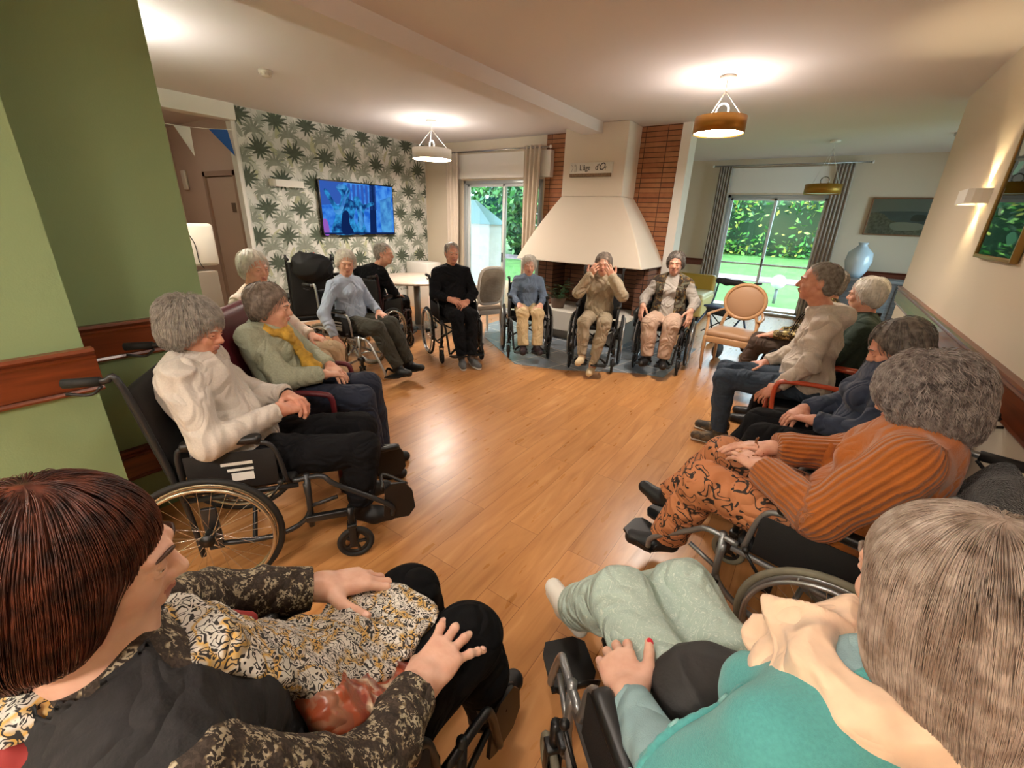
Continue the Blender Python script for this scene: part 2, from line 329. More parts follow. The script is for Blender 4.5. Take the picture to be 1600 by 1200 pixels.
# ---------------------------------------------------------------- signed-distance modelling: soft unions turned into meshes
A3 = lambda x: np.asarray(x, dtype=np.float64)
def nrm(v): v = A3(v); return v/np.linalg.norm(v)
class SDF:
    def __init__(s): s.p = []
    def cap(s, a, b, ra, rb=None, k=0.02, op='u'):
        a = A3(a); b = A3(b); rb = ra if rb is None else rb; r = max(ra, rb)
        s.p.append(('cap', op, k, (a, b, ra, rb), np.minimum(a, b)-r, np.maximum(a, b)+r)); return s
    def chain(s, pts, rs, k=0.02, op='u'):
        if not isinstance(rs, (list, tuple)): rs = [rs]*len(pts)
        for i in range(len(pts)-1): s.cap(pts[i], pts[i+1], rs[i], rs[i+1], k, op)
        return s
    def ell(s, c, r, R=None, k=0.02, op='u'):
        c = A3(c); r = A3(r); R = np.eye(3) if R is None else A3(R); e = np.sqrt(((R*r)**2).sum(1))
        s.p.append(('ell', op, k, (c, r, R), c-e, c+e)); return s
    def box(s, c, h, rad, R=None, k=0.01, op='u'):
        c = A3(c); h = A3(h); R = np.eye(3) if R is None else A3(R); e = np.abs(R) @ h
        s.p.append(('box', op, k, (c, h, rad, R), c-e, c+e)); return s
    def copy(s, infl=0.0):
        n = SDF()
        for kd, op, k, pr, lo, hi in s.p:
            sg = infl if op == 'u' else -infl
            if kd == 'cap': n.cap(pr[0], pr[1], pr[2]+sg, pr[3]+sg, k, op)
            elif kd == 'ell': n.ell(pr[0], pr[1]+sg, pr[2], k, op)
            else: n.box(pr[0], pr[1]+sg, pr[2], pr[3], k, op)
        return n
    @staticmethod
    def d1(kd, pr, P):
        if kd == 'cap':
            a, b, ra, rb = pr; ba = b-a; pa = P-a; t = np.clip((pa @ ba)/max(1e-9, ba @ ba), 0, 1)
            return np.linalg.norm(pa-t[..., None]*ba, axis=-1)-(ra+(rb-ra)*t)
        if kd == 'ell':
            c, r, R = pr; q = (P-c) @ R; k0 = np.linalg.norm(q/r, axis=-1); k1 = np.linalg.norm(q/(r*r), axis=-1)
            return k0*(k0-1)/np.maximum(k1, 1e-9)
        c, h, rad, R = pr; q = np.abs((P-c) @ R)-(h-rad)
        return np.linalg.norm(np.maximum(q, 0), axis=-1)+np.minimum(q.max(-1), 0)-rad
    @staticmethod
    def comb(d, e, k, op):
        if op == 'u':
            h = np.maximum(k-np.abs(d-e), 0)/k; return np.minimum(d, e)-h*h*k*0.25
        e = -e if op == 's' else e
        h = np.maximum(k-np.abs(d-e), 0)/k; return np.maximum(d, e)+h*h*k*0.25
    def ev(s, P):
        d = np.full(P.shape[:-1], 1.0)
        for kd, op, k, pr, lo, hi in s.p: d = SDF.comb(d, SDF.d1(kd, pr, P), k, op)
        return d
    def grad(s, P, e=0.003):
        g = np.stack([s.ev(P+np.eye(3)[i]*e)-s.ev(P-np.eye(3)[i]*e) for i in range(3)], -1)
        return g/np.maximum(np.linalg.norm(g, axis=-1, keepdims=True), 1e-9)
    def mesh(s, h, post=None, lo=None, hi=None):
        us = [p for p in s.p if p[1] == 'u']
        L0 = np.min([p[4] for p in us], 0)-3*h-0.012; H0 = np.max([p[5] for p in us], 0)+3*h+0.012
        if lo is not None: L0 = np.maximum(L0, lo)
        if hi is not None: H0 = np.minimum(H0, hi)
        n = np.ceil((H0-L0)/h).astype(int)+1
        ax = [L0[i]+h*np.arange(n[i]) for i in range(3)]; D = np.full(tuple(n), 1.0)
        for kd, op, k, pr, a, b in s.p:
            m = k+3*h+0.006; i0 = np.clip(((a-m-L0)/h).astype(int), 0, n-1); i1 = np.clip(np.ceil((b+m-L0)/h).astype(int)+1, 1, n)
            if np.any(i1 <= i0): continue
            sl = tuple(slice(i0[i], i1[i]) for i in range(3))
            G = np.stack(np.meshgrid(*[ax[i][sl[i]] for i in range(3)], indexing='ij'), -1)
            D[sl] = SDF.comb(D[sl], SDF.d1(kd, pr, G), k, op)
        if post is not None:
            G = np.stack(np.meshgrid(*ax, indexing='ij'), -1); D = post(D, G)
        return surface_nets(D, L0, h)
def surface_nets(D, o, h):
    S = D < 0; c = np.zeros(tuple(np.array(D.shape)-1), dtype=np.int8)
    off = [(i, j, k) for i in (0, 1) for j in (0, 1) for k in (0, 1)]; sh = c.shape
    for a in off: c += S[a[0]:a[0]+sh[0], a[1]:a[1]+sh[1], a[2]:a[2]+sh[2]]
    act = (c > 0) & (c < 8); I = np.argwhere(act); idx = np.full(sh, -1, dtype=np.int64); idx[act] = np.arange(len(I))
    val = {a: D[I[:, 0]+a[0], I[:, 1]+a[1], I[:, 2]+a[2]] for a in off}
    acc = np.zeros((len(I), 3)); cnt = np.zeros(len(I))
    for a in off:
        for ax in range(3):
            if a[ax] == 1: continue
            b = list(a); b[ax] = 1; b = tuple(b); va, vb = val[a], val[b]; m = (va < 0) != (vb < 0)
            t = np.where(m, va/np.where(m, va-vb, 1), 0); p = np.tile(np.array(a, float), (len(I), 1)); p[:, ax] += t
            acc[m] += p[m]; cnt[m] += 1
    V = o+h*(I+acc/np.maximum(cnt, 1)[:, None]); Fs = []
    for ax in range(3):
        u, w = (ax+1) % 3, (ax+2) % 3
        A = [slice(None)]*3; B = [slice(None)]*3; A[ax] = slice(0, -1); B[ax] = slice(1, None)
        s0 = S[tuple(A)]; s1 = S[tuple(B)]; E = np.argwhere(s0 != s1)
        ok = (E[:, u] > 0) & (E[:, w] > 0) & (E[:, u] < D.shape[u]-1) & (E[:, w] < D.shape[w]-1); E = E[ok]
        if not len(E): continue
        flip = s0[E[:, 0], E[:, 1], E[:, 2]]; q = []
        for du, dw in ((-1, -1), (0, -1), (0, 0), (-1, 0)):
            e = E.copy(); e[:, u] += du; e[:, w] += dw; q.append(idx[e[:, 0], e[:, 1], e[:, 2]])
        Q = np.stack(q, 1); Q[~flip] = Q[~flip][:, ::-1]; Fs.append(Q)
    return V, (np.concatenate(Fs) if Fs else np.zeros((0, 4), int))
def vnormals(V, F):
    n = np.cross(V[F[:, 2]]-V[F[:, 0]], V[F[:, 3]]-V[F[:, 1]]); N = np.zeros_like(V)
    for i in range(4): np.add.at(N, F[:, i], n)
    return N/np.maximum(np.linalg.norm(N, axis=1, keepdims=True), 1e-12)
def relax(V, F, it=1, w=0.5):
    for _ in range(it):
        A = np.zeros_like(V); c = np.zeros(len(V))
        for i in range(4):
            j = (i+1) % 4; np.add.at(A, F[:, i], V[F[:, j]]); np.add.at(A, F[:, j], V[F[:, i]]); np.add.at(c, F[:, i], 1); np.add.at(c, F[:, j], 1)
        V = V*(1-w)+w*A/np.maximum(c, 1)[:, None]
    return V
def folds(P, seed=0, freq=22, amp=0.006, dirs=None, n=4):
    """ridged creases from warped plane waves"""
    r = np.random.default_rng(seed); d = np.zeros(len(P))
    W = P+0.03*np.stack([np.sin(P @ r.normal(size=3)*9+r.uniform(0, 6)) for _ in range(3)], 1)
    for i in range(n):
        v = r.normal(size=3) if dirs is None else A3(dirs)+0.45*r.normal(size=3); v = v/np.linalg.norm(v)
        f = freq*(0.7+0.9*i/n); ph = (W @ v*f+r.uniform(0, 6)+1.2*np.sin(W @ r.normal(size=3)*6))
        gate = 0.5+0.5*np.sin(W @ r.normal(size=3)*7+r.uniform(0, 6))
        d += gate*((1-np.abs(np.sin(ph)))**1.6-0.35)/(1+0.35*i)
    return d*amp*1.5
# ---------------------------------------------------------------- the room
H = 2.86
M_wall = mat('plaster_cream', '#d6c8b2', 0.9, bmp=0.15, bscale=140)
M_ceil = mat('plaster_ceiling', '#dcd5d2', 0.95, bmp=0.2, bscale=200)
M_green = mat('paint_sage_green', '#889f73', 0.75, bmp=0.12, bscale=160)
M_pink = mat('paint_corridor', '#c9b29e', 0.85)
M_white = mat('paint_white', '#e6e2da', 0.55)
M_rail = mat_wood('varnished_red_wood', '#5a2813', '#81401f', axis=1, rough=0.32)
M_railx = mat_wood('varnished_red_wood_x', '#5c2a1a', '#743722', axis=0, rough=0.4)
M_floor = mat_floor()
M_tile = mat_brick('slate_tiles', '#7d8894', '#8f9aa4', '#d9d9d3', bw=0.42, rh=0.42, ms=0.006, rot=(0, 0, 0.25), rough=0.25)
M_brick = mat_brick('terracotta_slips', '#9d6340', '#b07a52', '#4a2c20', bw=0.29, rh=0.062, ms=0.0045)
M_alu = mat('window_aluminium', '#b9c0c2', 0.35, 0.5)
M_glass = mat_glass('window_glass')
M_black = mat('black_plastic', '#141414', 0.4, bmp=0.05, bscale=300)
M_steel = mat('brushed_steel', '#b8b8b6', 0.25, 0.95)

def structure(b, name, m, **k): o = b.build(name, m); o['kind'] = 'structure'; return o
def slab(name, x0, x1, y0, y1, z0, z1, m):
    b = MB(); b.box(((x0+x1)/2, (y0+y1)/2, (z0+z1)/2), (x1-x0, y1-y0, z1-z0)); return structure(b, name, m)
slab('floor', -9.5, 3.0, -2.6, 10.2, -0.12, 0.0, M_floor)
tp = [(-4.31, 5.53), (-4.34, 6.04), (-4.34, 6.41), (-1.18, 6.41), (-1.19, 4.85), (-1.47, 4.80), (-1.75, 4.62), (-2.25, 4.3), (-2.77, 4.13), (-3.45, 4.62), (-3.83, 4.87)]
b = MB(); b.prism(tp, (0, 0, 0.0), (1, 0, 0), (0, 1, 0), 0.004); structure(b, 'floor', M_tile)
slab('ceiling', -9.5, 3.0, -2.6, 10.3, H, H+0.15, M_ceil)
slab('wall_right', 0.78, 0.92, -2.6, 6.34, 0, H, M_wall)
slab('wall_near', -3.3, 0.92, -2.75, -2.6, 0, H, M_wall)
slab('wall_left', -3.3, -2.39, -2.6, 0.40, 0, H, M_green)
slab('wall_left', -6.7, -2.83, 0.40, 1.02, 0, H, M_green)
slab('wall_far', -2.75, -1.83, 10.1, 10.3, 0, H, M_wall); slab('wall_far', -0.11, 3.0, 10.1, 10.3, 0, H, M_wall); slab('wall_far', -1.83, -0.11, 10.1, 10.3, 2.24, H, M_wall)
slab('wall_side', 2.9, 3.0, 6.2, 7.0, 0, H, M_wall); slab('wall_side', 2.9, 3.0, 9.2, 10.1, 0, H, M_wall); slab('wall_side', 2.9, 3.0, 7.0, 9.2, 2.3, H, M_wall); slab('window_3', 2.94, 2.96, 7.0, 9.2, 0.0, 2.3, M_glass); slab('wall_side', 0.92, 3.0, 6.1, 6.34, 0, H, M_wall)  # unseen side opening and pane, added to bring daylight into the far room
slab('wall_side', -2.75, -2.62, 6.66, 10.1, 0, H, M_wall)
slab('wall_window', -6.62, -5.57, 6.42, 6.62, 0, H, M_wall); slab('wall_window', -3.90, -3.86, 6.42, 6.62, 0, H, M_wall); slab('wall_window', -5.57, -3.90, 6.42, 6.62, 2.25, H, M_wall)
slab('wall_brick', -3.86, -1.84, 6.40, 6.62, 0, H, M_brick)
slab('wall_brick', -1.84, -1.72, 6.36, 6.66, 0, H, M_white)
slab('wall_corridor', -9.4, -6.62, 3.40, 3.50, 0, H, M_pink); slab('wall_corridor', -9.5, -9.4, 0.4, 3.5, 0, H, M_pink)
slab('wall_corridor', -9.4, -6.7, 0.4, 0.5, 0, H, M_pink)
slab('trim_1', -6.62, -6.42, 1.02, 3.10, 2.68, H, M_white)         # lintel over the corridor opening
slab('trim_2', -6.62, -6.49, 3.06, 3.10, 0, 2.68, M_white)
# ceiling beam running to the chimney
slab('ceiling', -3.02, -2.74, -2.6, 5.929, H-0.13, H, M_ceil)

def rail(name, pts, z0, z1, t, nrmv, m):
    """moulded board: a profile swept along a straight wall"""
    (x0, y0), (x1, y1) = pts; nx, ny = nrmv; h = z1-z0
    prof = [(0, 0), (t*0.55, 0), (t*0.7, h*0.05), (t*0.55, h*0.11), (t*0.75, h*0.14), (t*0.75, h*0.74), (t*0.95, h*0.80), (t*0.7, h*0.84), (t*1.1, h*0.93), (t*1.0, h), (0, h)]
    n = len(prof); v = []
    for (x, y) in ((x0, y0), (x1, y1)):
        for (d, z) in prof: v.append((x+nx*d, y+ny*d, z0+z))
    f = [(i, (i+1) % n, n+(i+1) % n, n+i) for i in range(n)] + [tuple(range(n))[::-1], tuple(range(n, 2*n))]
    b = MB(); b.add(v, f, 0, False); return structure(b, name, m)
rail('trim_4', ((0.78, -2.6), (0.78, 6.36)), 0.93, 1.11, 0.035, (-1, 0), M_rail)
rail('trim_5', ((-2.39, -2.6), (-2.39, 0.42)), 0.915, 1.10, 0.04, (1, 0), M_rail)
rail('trim_6', ((-2.83, 0.40), (-2.83, 1.04)), 0.915, 1.10, 0.035, (1, 0), M_rail)
rail('trim_7', ((-2.83, 0.40), (-2.83, 1.04)), 0.24, 0.42, 0.035, (1, 0), M_rail)
rail('trim_8', ((-2.62, 10.1), (-1.9, 10.1)), 0.87, 1.0, 0.03, (0, -1), M_railx)
rail('trim_9', ((0.3, 10.1), (2.9, 10.1)), 0.87, 1.0, 0.03, (0, -1), M_railx)
slab('baseboard_right', 0.76, 0.78, -2.6, 6.36, 0, 0.1, M_rail)
slab('baseboard_left', -2.39, -2.37, -2.6, 0.42, 0, 0.1, M_rail)
# corridor door with casing
b = MB(); b.box((-7.72, 3.375, 1.04), (0.90, 0.04, 2.08)); d1 = structure(b, 'door_1', mat('door_beige', '#bfa995', 0.6))
b = MB(); b.box((-8.205, 3.36, 1.08), (0.07, 0.07, 2.16)); b.box((-7.235, 3.36, 1.08), (0.07, 0.07, 2.16)); b.box((-7.72, 3.36, 2.13), (1.04, 0.07, 0.07)); b.build('door_frame', mat('door_casing', '#a68c78', 0.6), d1)
b = MB(); b.box((-7.45, 3.35, 1.66), (0.12, 0.006, 0.13)); b.build('door_plate', mat('door_plate', '#6a5848', 0.5), d1)

# ---- wallpaper wall: printed palms are flat shapes of the paper itself
def wallpaper():
    WX = -6.5; b = MB(); b.box((WX-0.06, (3.10+6.42)/2, H/2), (0.12, 3.32, H), mi=0)
    rnd = random.Random(3); layer = [0]
    def leaf(y, z, ang, ln, w, curve, mi, lift):
        layer[0] += 1; lift = lift+0.00002*(layer[0] % 60)
        L0 = []; R0 = []; n = 7; px, pz = y, z; a = ang
        for i in range(n+1):
            t = i/n; ww = w*math.sin(PI*min(1, 0.08+t*0.92))**0.8*(1-0.25*t); dx, dz = math.cos(a), math.sin(a)
            L0.append((px-dz*ww/2, pz+dx*ww/2)); R0.append((px+dz*ww/2, pz-dx*ww/2))
            px += dx*ln/n; pz += dz*ln/n; a += curve/n
        pts = L0+R0[::-1]
        if any(q[0] < 3.12 or q[0] > 6.41 or q[1] < 0.35 or q[1] > H-0.01 for q in pts): 
            pts = [(min(6.41, max(3.12, q[0])), min(H-0.005, max(0.35, q[1]))) for q in pts]
        m = len(L0); vs = [(WX+lift, q[0], q[1]) for q in L0]+[(WX+lift, q[0], q[1]) for q in R0]
        vs = [(v[0], min(6.41, max(3.12, v[1])), min(H-0.005, max(0.3, v[2]))) for v in vs]
        b.add(vs, [(i, i+1, m+i+1, m+i) for i in range(m-1)], mi, False)
    def star(y, z, s, mi, lift, n=11):
        for i in range(n):
            a = PI/2+(i-(n-1)/2)*(2.7/(n-1)); leaf(y, z, a+rnd.uniform(-.08, .08), s*rnd.uniform(.8, 1.1), s*0.2, (a-PI/2)*0.35, mi, lift)
        for i in range(4): leaf(y, z, -PI/2+(i-1.5)*0.75, s*0.62, s*0.18, 0, mi, lift)
    def palm(y, z, s, mi, lift, n=9):
        leaf(y, z-s*1.5, PI/2, s*1.5, s*0.09, 0.1, mi, lift)
        for i in range(n):
            u = (i-(n-1)/2)/((n-1)/2); a = PI/2-u*1.25; 
            for k in range(2): leaf(y, z, a+0.1*k, s*(1.05-0.1*k), s*0.15, -u*2.2, mi, lift)
    ny = 9; nz = 7
    for i in range(-1, ny):
        for j in range(-1, nz+1):
            cy = 3.15+i*0.47+(0.235 if j % 2 else 0); cz = 0.45+j*0.37
            for k in range(7): leaf(cy+rnd.uniform(-.2, .2), cz+rnd.uniform(-.25, .1), rnd.uniform(0.9, 2.3), rnd.uniform(.2, .34), rnd.uniform(.05, .09), rnd.uniform(-1, 1), rnd.choice((3, 3, 4, 5, 6)), 0.0006)
            palm(cy+0.19+rnd.uniform(-.03, .03), cz-0.08, 0.185, 2, 0.0032)
            star(cy+rnd.uniform(-.02, .02), cz+0.08, 0.195, 1, 0.0045, 9)
            palm(cy-0.14, cz-0.16, 0.14, 3 if (i+j) % 2 else 6, 0.0019); star(cy-0.19, cz+0.05, 0.12, 6, 0.0019, 9)
    ms = [mat('paper_ground', '#d6d6d0', 0.85), mat('paper_dark_green', '#505a4b', 0.85, var=0.2, vscale=14), mat('paper_sage', '#8b9184', 0.85, var=0.15, vscale=14),
          mat('paper_pale_grey', '#b9bdb3', 0.85), mat('paper_pale_olive', '#b4b797', 0.85), mat('paper_white', '#e4e4dd', 0.85), mat('paper_mid_grey', '#9da296', 0.85)]
    o = b.build('wall_wallpaper', ms); o['kind'] = 'structure'
wallpaper()

# ---- chimney with flared hood, hearth bench
b = MB()
b.hexa([(-3.29, 5.93, 1.97), (-2.38, 5.93, 1.97), (-2.38, 6.398, 1.97), (-3.29, 6.398, 1.97), (-3.29, 5.93, H-0.001), (-2.38, 5.93, H-0.001), (-2.38, 6.398, H-0.001), (-3.29, 6.398, H-0.001)])
lo = [(-3.82, 5.62, 1.09), (-1.87, 5.62, 1.09), (-1.82, 6.398, 1.09), (-3.95, 6.398, 1.09)]; tgt = [(-3.29, 5.93, 1.97), (-2.38, 5.93, 1.97), (-2.38, 6.398, 1.97), (-3.29, 6.398, 1.97)]; n = 10; vs = []
for i in range(n+1):
    t = i/n; q = t-0.06*math.sin(PI*t); vs += [(a[0]+(c[0]-a[0])*q, a[1]+(c[1]-a[1])*t, a[2]+(c[2]-a[2])*t) for a, c in zip(lo, tgt)]
b.add(vs, [(i*4+j, i*4+(j+1) % 4, i*4+4+(j+1) % 4, i*4+4+j) for i in range(n) for j in range(4)]+[(3, 2, 1, 0)], 0, False)
ch = b.build('chimney_breast', mat('plaster_chimney', '#dacdbc', 0.9, bmp=0.2, bscale=120)); tag(ch, 'cream plastered chimney breast with flared hood against the brick wall', 'chimney')
md = ch.modifiers.new('bevel', 'BEVEL'); md.width = 0.012; md.segments = 2; md.limit_method = 'ANGLE'; md.angle_limit = math.radians(50)
hb = empty('hearth_bench', (-2.6, 5.95, 0), 0, 'low white stone hearth bench in front of the brick fireplace', 'hearth')
b = MB(); b.M = Matrix.Translation((2.6, -5.95, 0))
b.hexa([(-3.35, 5.50, 0.15), (-2.25, 5.50, 0.15), (-2.25, 6.38, 0.15), (-3.35, 6.38, 0.15), (-3.35, 5.50, 0.42), (-1.92, 5.50, 0.42), (-1.92, 6.38, 0.42), (-3.35, 6.38, 0.42)])
b.build('hearth_slab', mat('hearth_stone', '#d9d4c8', 0.6, bmp=0.1), hb)
b = MB(); b.M = Matrix.Translation((2.6, -5.95, 0)); b.hexa([(-3.25, 5.62, 0.004), (-2.30, 5.62, 0.004), (-2.30, 6.38, 0.004), (-3.25, 6.38, 0.004), (-3.25, 5.62, 0.15), (-2.30, 5.62, 0.15), (-2.30, 6.38, 0.15), (-3.25, 6.38, 0.15)])
b.hexa([(-2.16, 5.60, 0.004), (-2.08, 5.60, 0.004), (-2.08, 6.38, 0.004), (-2.16, 6.38, 0.004), (-2.30, 5.54, 0.16), (-2.02, 5.54, 0.36), (-2.02, 6.38, 0.36), (-2.30, 6.38, 0.16)])
b.build('hearth_base', mat('hearth_base', '#8d857a', 0.8), hb)
b = MB(); b.M = Matrix.Translation((2.6, -5.95, 0)); 
for x0, x1, y0 in ((-3.62, -3.36, 5.95), (-2.78, -2.66, 5.80), (-2.04, -1.88, 5.95)): b.box(((x0+x1)/2, (y0+6.39)/2, 0.755), (x1-x0, 6.39-y0, 0.668))
b.box((-2.9, 6.37, 0.755), (1.9, 0.03, 0.668)); b.build('brick_firebox', mat_brick('firebox_brick', '#6b4633', '#7d5540', '#241813', bw=0.22, rh=0.062, ms=0.005), hb)

# ---- sign over the fireplace
sg = empty('wall_sign', (-2.855, 5.93, 2.305), 0, 'white wooden lettered sign on the chimney breast above the fireplace', 'sign')
b = MB(); b.box((0, -0.012, 0.02), (0.63, 0.022, 0.135), 0.003); b.build('sign_board', mat('sign_white', '#ded9cf', 0.6), sg)
b = MB(); b.box((-0.005, -0.018, -0.068), (0.61, 0.034, 0.042), 0.004); b.build('sign_ledge', mat('sign_ledge', '#7a5f45', 0.8, var=0.35, vscale=60), sg)
def text_mesh(body, size, loc, m, parent, rot=(PI/2, 0, 0), sx=1.0, shear=0.0, name='lettering'):
    cu = bpy.data.curves.new(name, 'FONT'); cu.body = body; cu.size = size; cu.extrude = 0.0006; cu.align_x = 'CENTER'; cu.align_y = 'CENTER'; cu.shear = shear; cu.offset = size*0.008
    o = bpy.data.objects.new(name, cu); COL.objects.link(o); dg = bpy.context.evaluated_depsgraph_get()
    me = bpy.data.meshes.new_from_object(o.evaluated_get(dg)); bpy.data.objects.remove(o); bpy.data.curves.remove(cu)
    me.name = name; me.materials.clear(); me.materials.append(m); r = bpy.data.objects.new(name, me); COL.objects.link(r); r.parent = parent
    r.location = loc; r.rotation_euler = rot; r.scale = (sx, 1, 1); return r
M_ink = mat('ink_black', '#1d1a18', 0.7)
text_mesh("L'âge", 0.098, (-0.085, -0.0245, 0.022), M_ink, sg, sx=0.82); text_mesh("d'", 0.105, (0.098, -0.0245, 0.024), M_ink, sg, sx=0.82)
text_mesh("O", 0.125, (0.160, -0.0245, 0.030), M_ink, sg, sx=0.85, shear=0.35); text_mesh("r", 0.09, (0.222, -0.0245, 0.018), M_ink, sg, sx=0.8)
b = MB()
for k, x in enumerate((-0.275, -0.235, -0.215)):
    b.tube(spl([(x-0.02*(k == 0), -0.025, 0.065), (x+0.012*(k == 0), -0.025, 0.03), (x-0.015*(k == 0), -0.025, -0.03)], 5), 0.0022, 5)
for x in (-0.243, -0.235, -0.227): b.tube([(x, -0.025, 0.07), (x, -0.025, 0.04)], 0.0015, 5)
b.build('cutlery_emblem', mat('sign_grey', '#8a857c', 0.6), sg)

# ---- glazed doors
def glazed(idx, x0, x1, y, zt, mull, bar=None):
    b = MB(); w = 0.055; yy = y+0.07
    for x in (x0+w/2, x1-w/2): b.box((x, yy, zt/2), (w, 0.10, zt), 0.004)
    b.box(((x0+x1)/2, yy, zt-w/2), (x1-x0, 0.10, w), 0.004); b.box(((x0+x1)/2, yy, 0.02), (x1-x0, 0.12, 0.04), 0.004)
    fr = structure(b, f'window_{idx}', M_alu)
    for k, (a, c, o) in enumerate(((x0+w, mull+0.025, 0.018), (mull-0.025, x1-w, -0.018))):
        b = MB(); s = 0.045
        for x in (a+s/2, c-s/2): b.box((x, yy+o, zt/2), (s, 0.035, zt-0.10), 0.003)
        for z in (0.075, zt-w-s/2): b.box(((a+c)/2, yy+o, z), (c-a, 0.035, s), 0.003)
        if bar: b.box(((a+c)/2, yy+o, bar), (c-a, 0.03, 0.035), 0.003)
        b.build('sliding_sash', mat('sash_white', '#d8dcdc', 0.4, 0.2), fr)
        b = MB(); b.box(((a+c)/2, yy+o, zt/2), (c-a-2*s, 0.006, zt-0.2)); b.build('glass_pane', M_glass, fr)
    b = MB(); b.box((mull, yy-0.045, 1.0), (0.02, 0.02, 0.16), 0.004); b.build('door_handle', M_black, fr)
glazed(1, -5.57, -3.90, 6.42, 2.25, -4.69)
glazed(2, -1.83, -0.11, 10.1, 2.24, -0.98, 0.96)
slab('trim_10', -5.60, -3.72, 6.30, 6.42, 2.27, 2.64, M_white); slab('trim_11', -1.90, -0.02, 10.02, 10.1, 2.27, 2.70, M_white)
def curtain(name, x0, x1, y, z0, z1, waves, amp, m, label, dx=0.0, rodpar=None, group=None):
    n = waves*14; rows = 24; V = []; 
    for j in range(rows+1):
        t = j/rows; z = z1+(z0-z1)*t
        for i in range(n+1):
            u = i/n; sq = 1+0.12*math.sin(3*t+x0); x = x0+(x1-x0)*(0.5+(u-0.5)*sq)+dx*t; a = amp*(0.75+0.4*t)
            V.append((x, y+a*math.sin(2*PI*waves*u+0.5*math.sin(2.2*t+u*3)), z))
    F = [(j*(n+1)+i, j*(n+1)+i+1, (j+1)*(n+1)+i+1, (j+1)*(n+1)+i) for j in range(rows) for i in range(n)]
    o = link_mesh(name, np.array(V), F, m); s = o.modifiers.new('thick', 'SOLIDIFY'); s.thickness = 0.004; return tag(o, label, 'curtain', group)
M_cur = mat('curtain_linen', '#cdbfae', 0.9, bmp=0.2, bscale=400, sheen=0.2); M_curg = mat('curtain_greige', '#a99e92', 0.9, bmp=0.2, bscale=400, sheen=0.2)
curtain('curtain', -5.78, -5.52, 6.22, 0.03, 2.66, 4, 0.032, M_cur, 'cream curtain drawn aside at the left of the garden door near the wallpaper')
curtain('curtain', -4.14, -3.86, 6.22, 0.03, 2.70, 4, 0.036, M_cur, 'cream curtain hanging beside the brick and chimney', -0.02)
curtain('curtain', -2.06, -1.80, 9.95, 0.03, 2.72, 5, 0.03, M_curg, 'greige curtain at the left of the far glazed door')
curtain('curtain', -0.16, 0.10, 9.95, 0.03, 2.72, 5, 0.03, M_curg, 'greige curtain at the right of the far glazed door', 0.0)
for x0, x1, y, z, lb in ((-5.76, -3.70, 6.22, 2.665, 'metal curtain rod over the garden door near the wallpaper'), (-2.15, 0.30, 9.95, 2.735, 'metal curtain rod over the far glazed door')):
    r = empty('curtain_rod', ((x0+x1)/2, y, z), 0, lb, 'curtain rod'); w = (x1-x0)/2
    b = MB(); b.cyl((-w, 0, 0), (w, 0, 0), 0.014, 12); b.build('rod', M_steel, r)
    for s in (-1, 1): b = MB(); b.lathe([(0.0, 0.03), (0.022, 0.03), (0.026, 0.01), (0.016, 0), (0.0, 0)], (s*w, 0, 0), (s, 0, 0), 14); b.build('finial', M_white, r)
    for s in (-0.9, 0.9): b = MB(); b.cyl((s*w, 0, 0), (s*w, 0.12, 0.0), 0.008, 8); b.build('bracket', M_steel, r)

# ---- pendant lamps
M_glow = mat_emit('lamp_diffuser', '#fff0e0', 75.0)
def pendant(x, y, zb, R, shade_m, label, on=True, power=55, glow=None):
    r = empty('pendant_lamp', (x, y, H), 0, label, 'pendant lamp', None); z0 = zb-H; hh = 0.13
    b = MB(); b.lathe([(0, 0), (0.065, 0), (0.065, -0.028), (0.0, -0.03)], seg=24); b.build('ceiling_rose', M_white, r)
    b = MB(); b.tube([(0, 0, -0.03), (0.003, 0, -0.11)], 0.004, 8); b.build('cord', M_white, r)
    b = MB()
    for k in range(3):
        a = 2*PI*k/3+0.4; b.tube([(0, 0, -0.11), (R*0.85*math.cos(a), R*0.85*math.sin(a), z0+hh)], 0.0035, 6)
    b.build('suspension_wires', M_white, r)
    b = MB(); b.lathe([(R, z0), (R, z0+hh), (R-0.006, z0+hh), (R-0.006, z0)], seg=48, closed=True); b.build('lamp_shade', shade_m, r)
    b = MB(); b.ring((0.0, 0, z0+hh+0.05), (0.2, 1, 0), 0.055, 0.008, 24, 8); b.build('hanging_ring', mat_emit('ring_glow', '#fff6e8', 3.0) if on else M_steel, r)
    b = MB(); b.lathe([(0, z0+0.012), (R-0.007, z0+0.012)], seg=40, mi=0); b.lathe([(R-0.007, z0+0.012), (R-0.007, z0+0.018), (0, z0+0.018)], seg=40, mi=1)
    b.build('diffuser', [glow or M_glow, M_white] if on else mat('diffuser_off', '#d8d6cc', 0.5), r)
    if on:
        lamp_light('lamp_bulb', 'POINT', (x, y, zb+0.10), power, WARM, 0.05)
    return r
M_gold = mat('brushed_gold_shade', '#a8742c', 0.35, 0.7, var=0.15, vscale=3)
pendant(-1.03, 4.66, 2.42, 0.215, M_gold, 'gold drum pendant lamp lit in front of the fireplace', power=17)
pendant(-4.80, 4.88, 2.38, 0.27, mat('white_shade', '#e9e2d8', 0.5), 'white drum pendant lamp lit over the round table', power=17)
pendant(-0.24, 8.39, 2.15, 0.235, mat('mustard_shade', '#9c7424', 0.4, 0.5), 'unlit mustard drum pendant lamp in the far room by the glazed door', on=False)
pendant(-4.45, 1.30, 2.42, 0.2, M_white, 'white drum pendant lamp lit behind the green wall', power=26)
pendant(-3.0+1.0, -1.6, 2.42, 0.22, M_white, 'white drum pendant lamp added as unseen fill near the back of the green wall', power=22)  # out of frame behind the camera, added for ambient fill
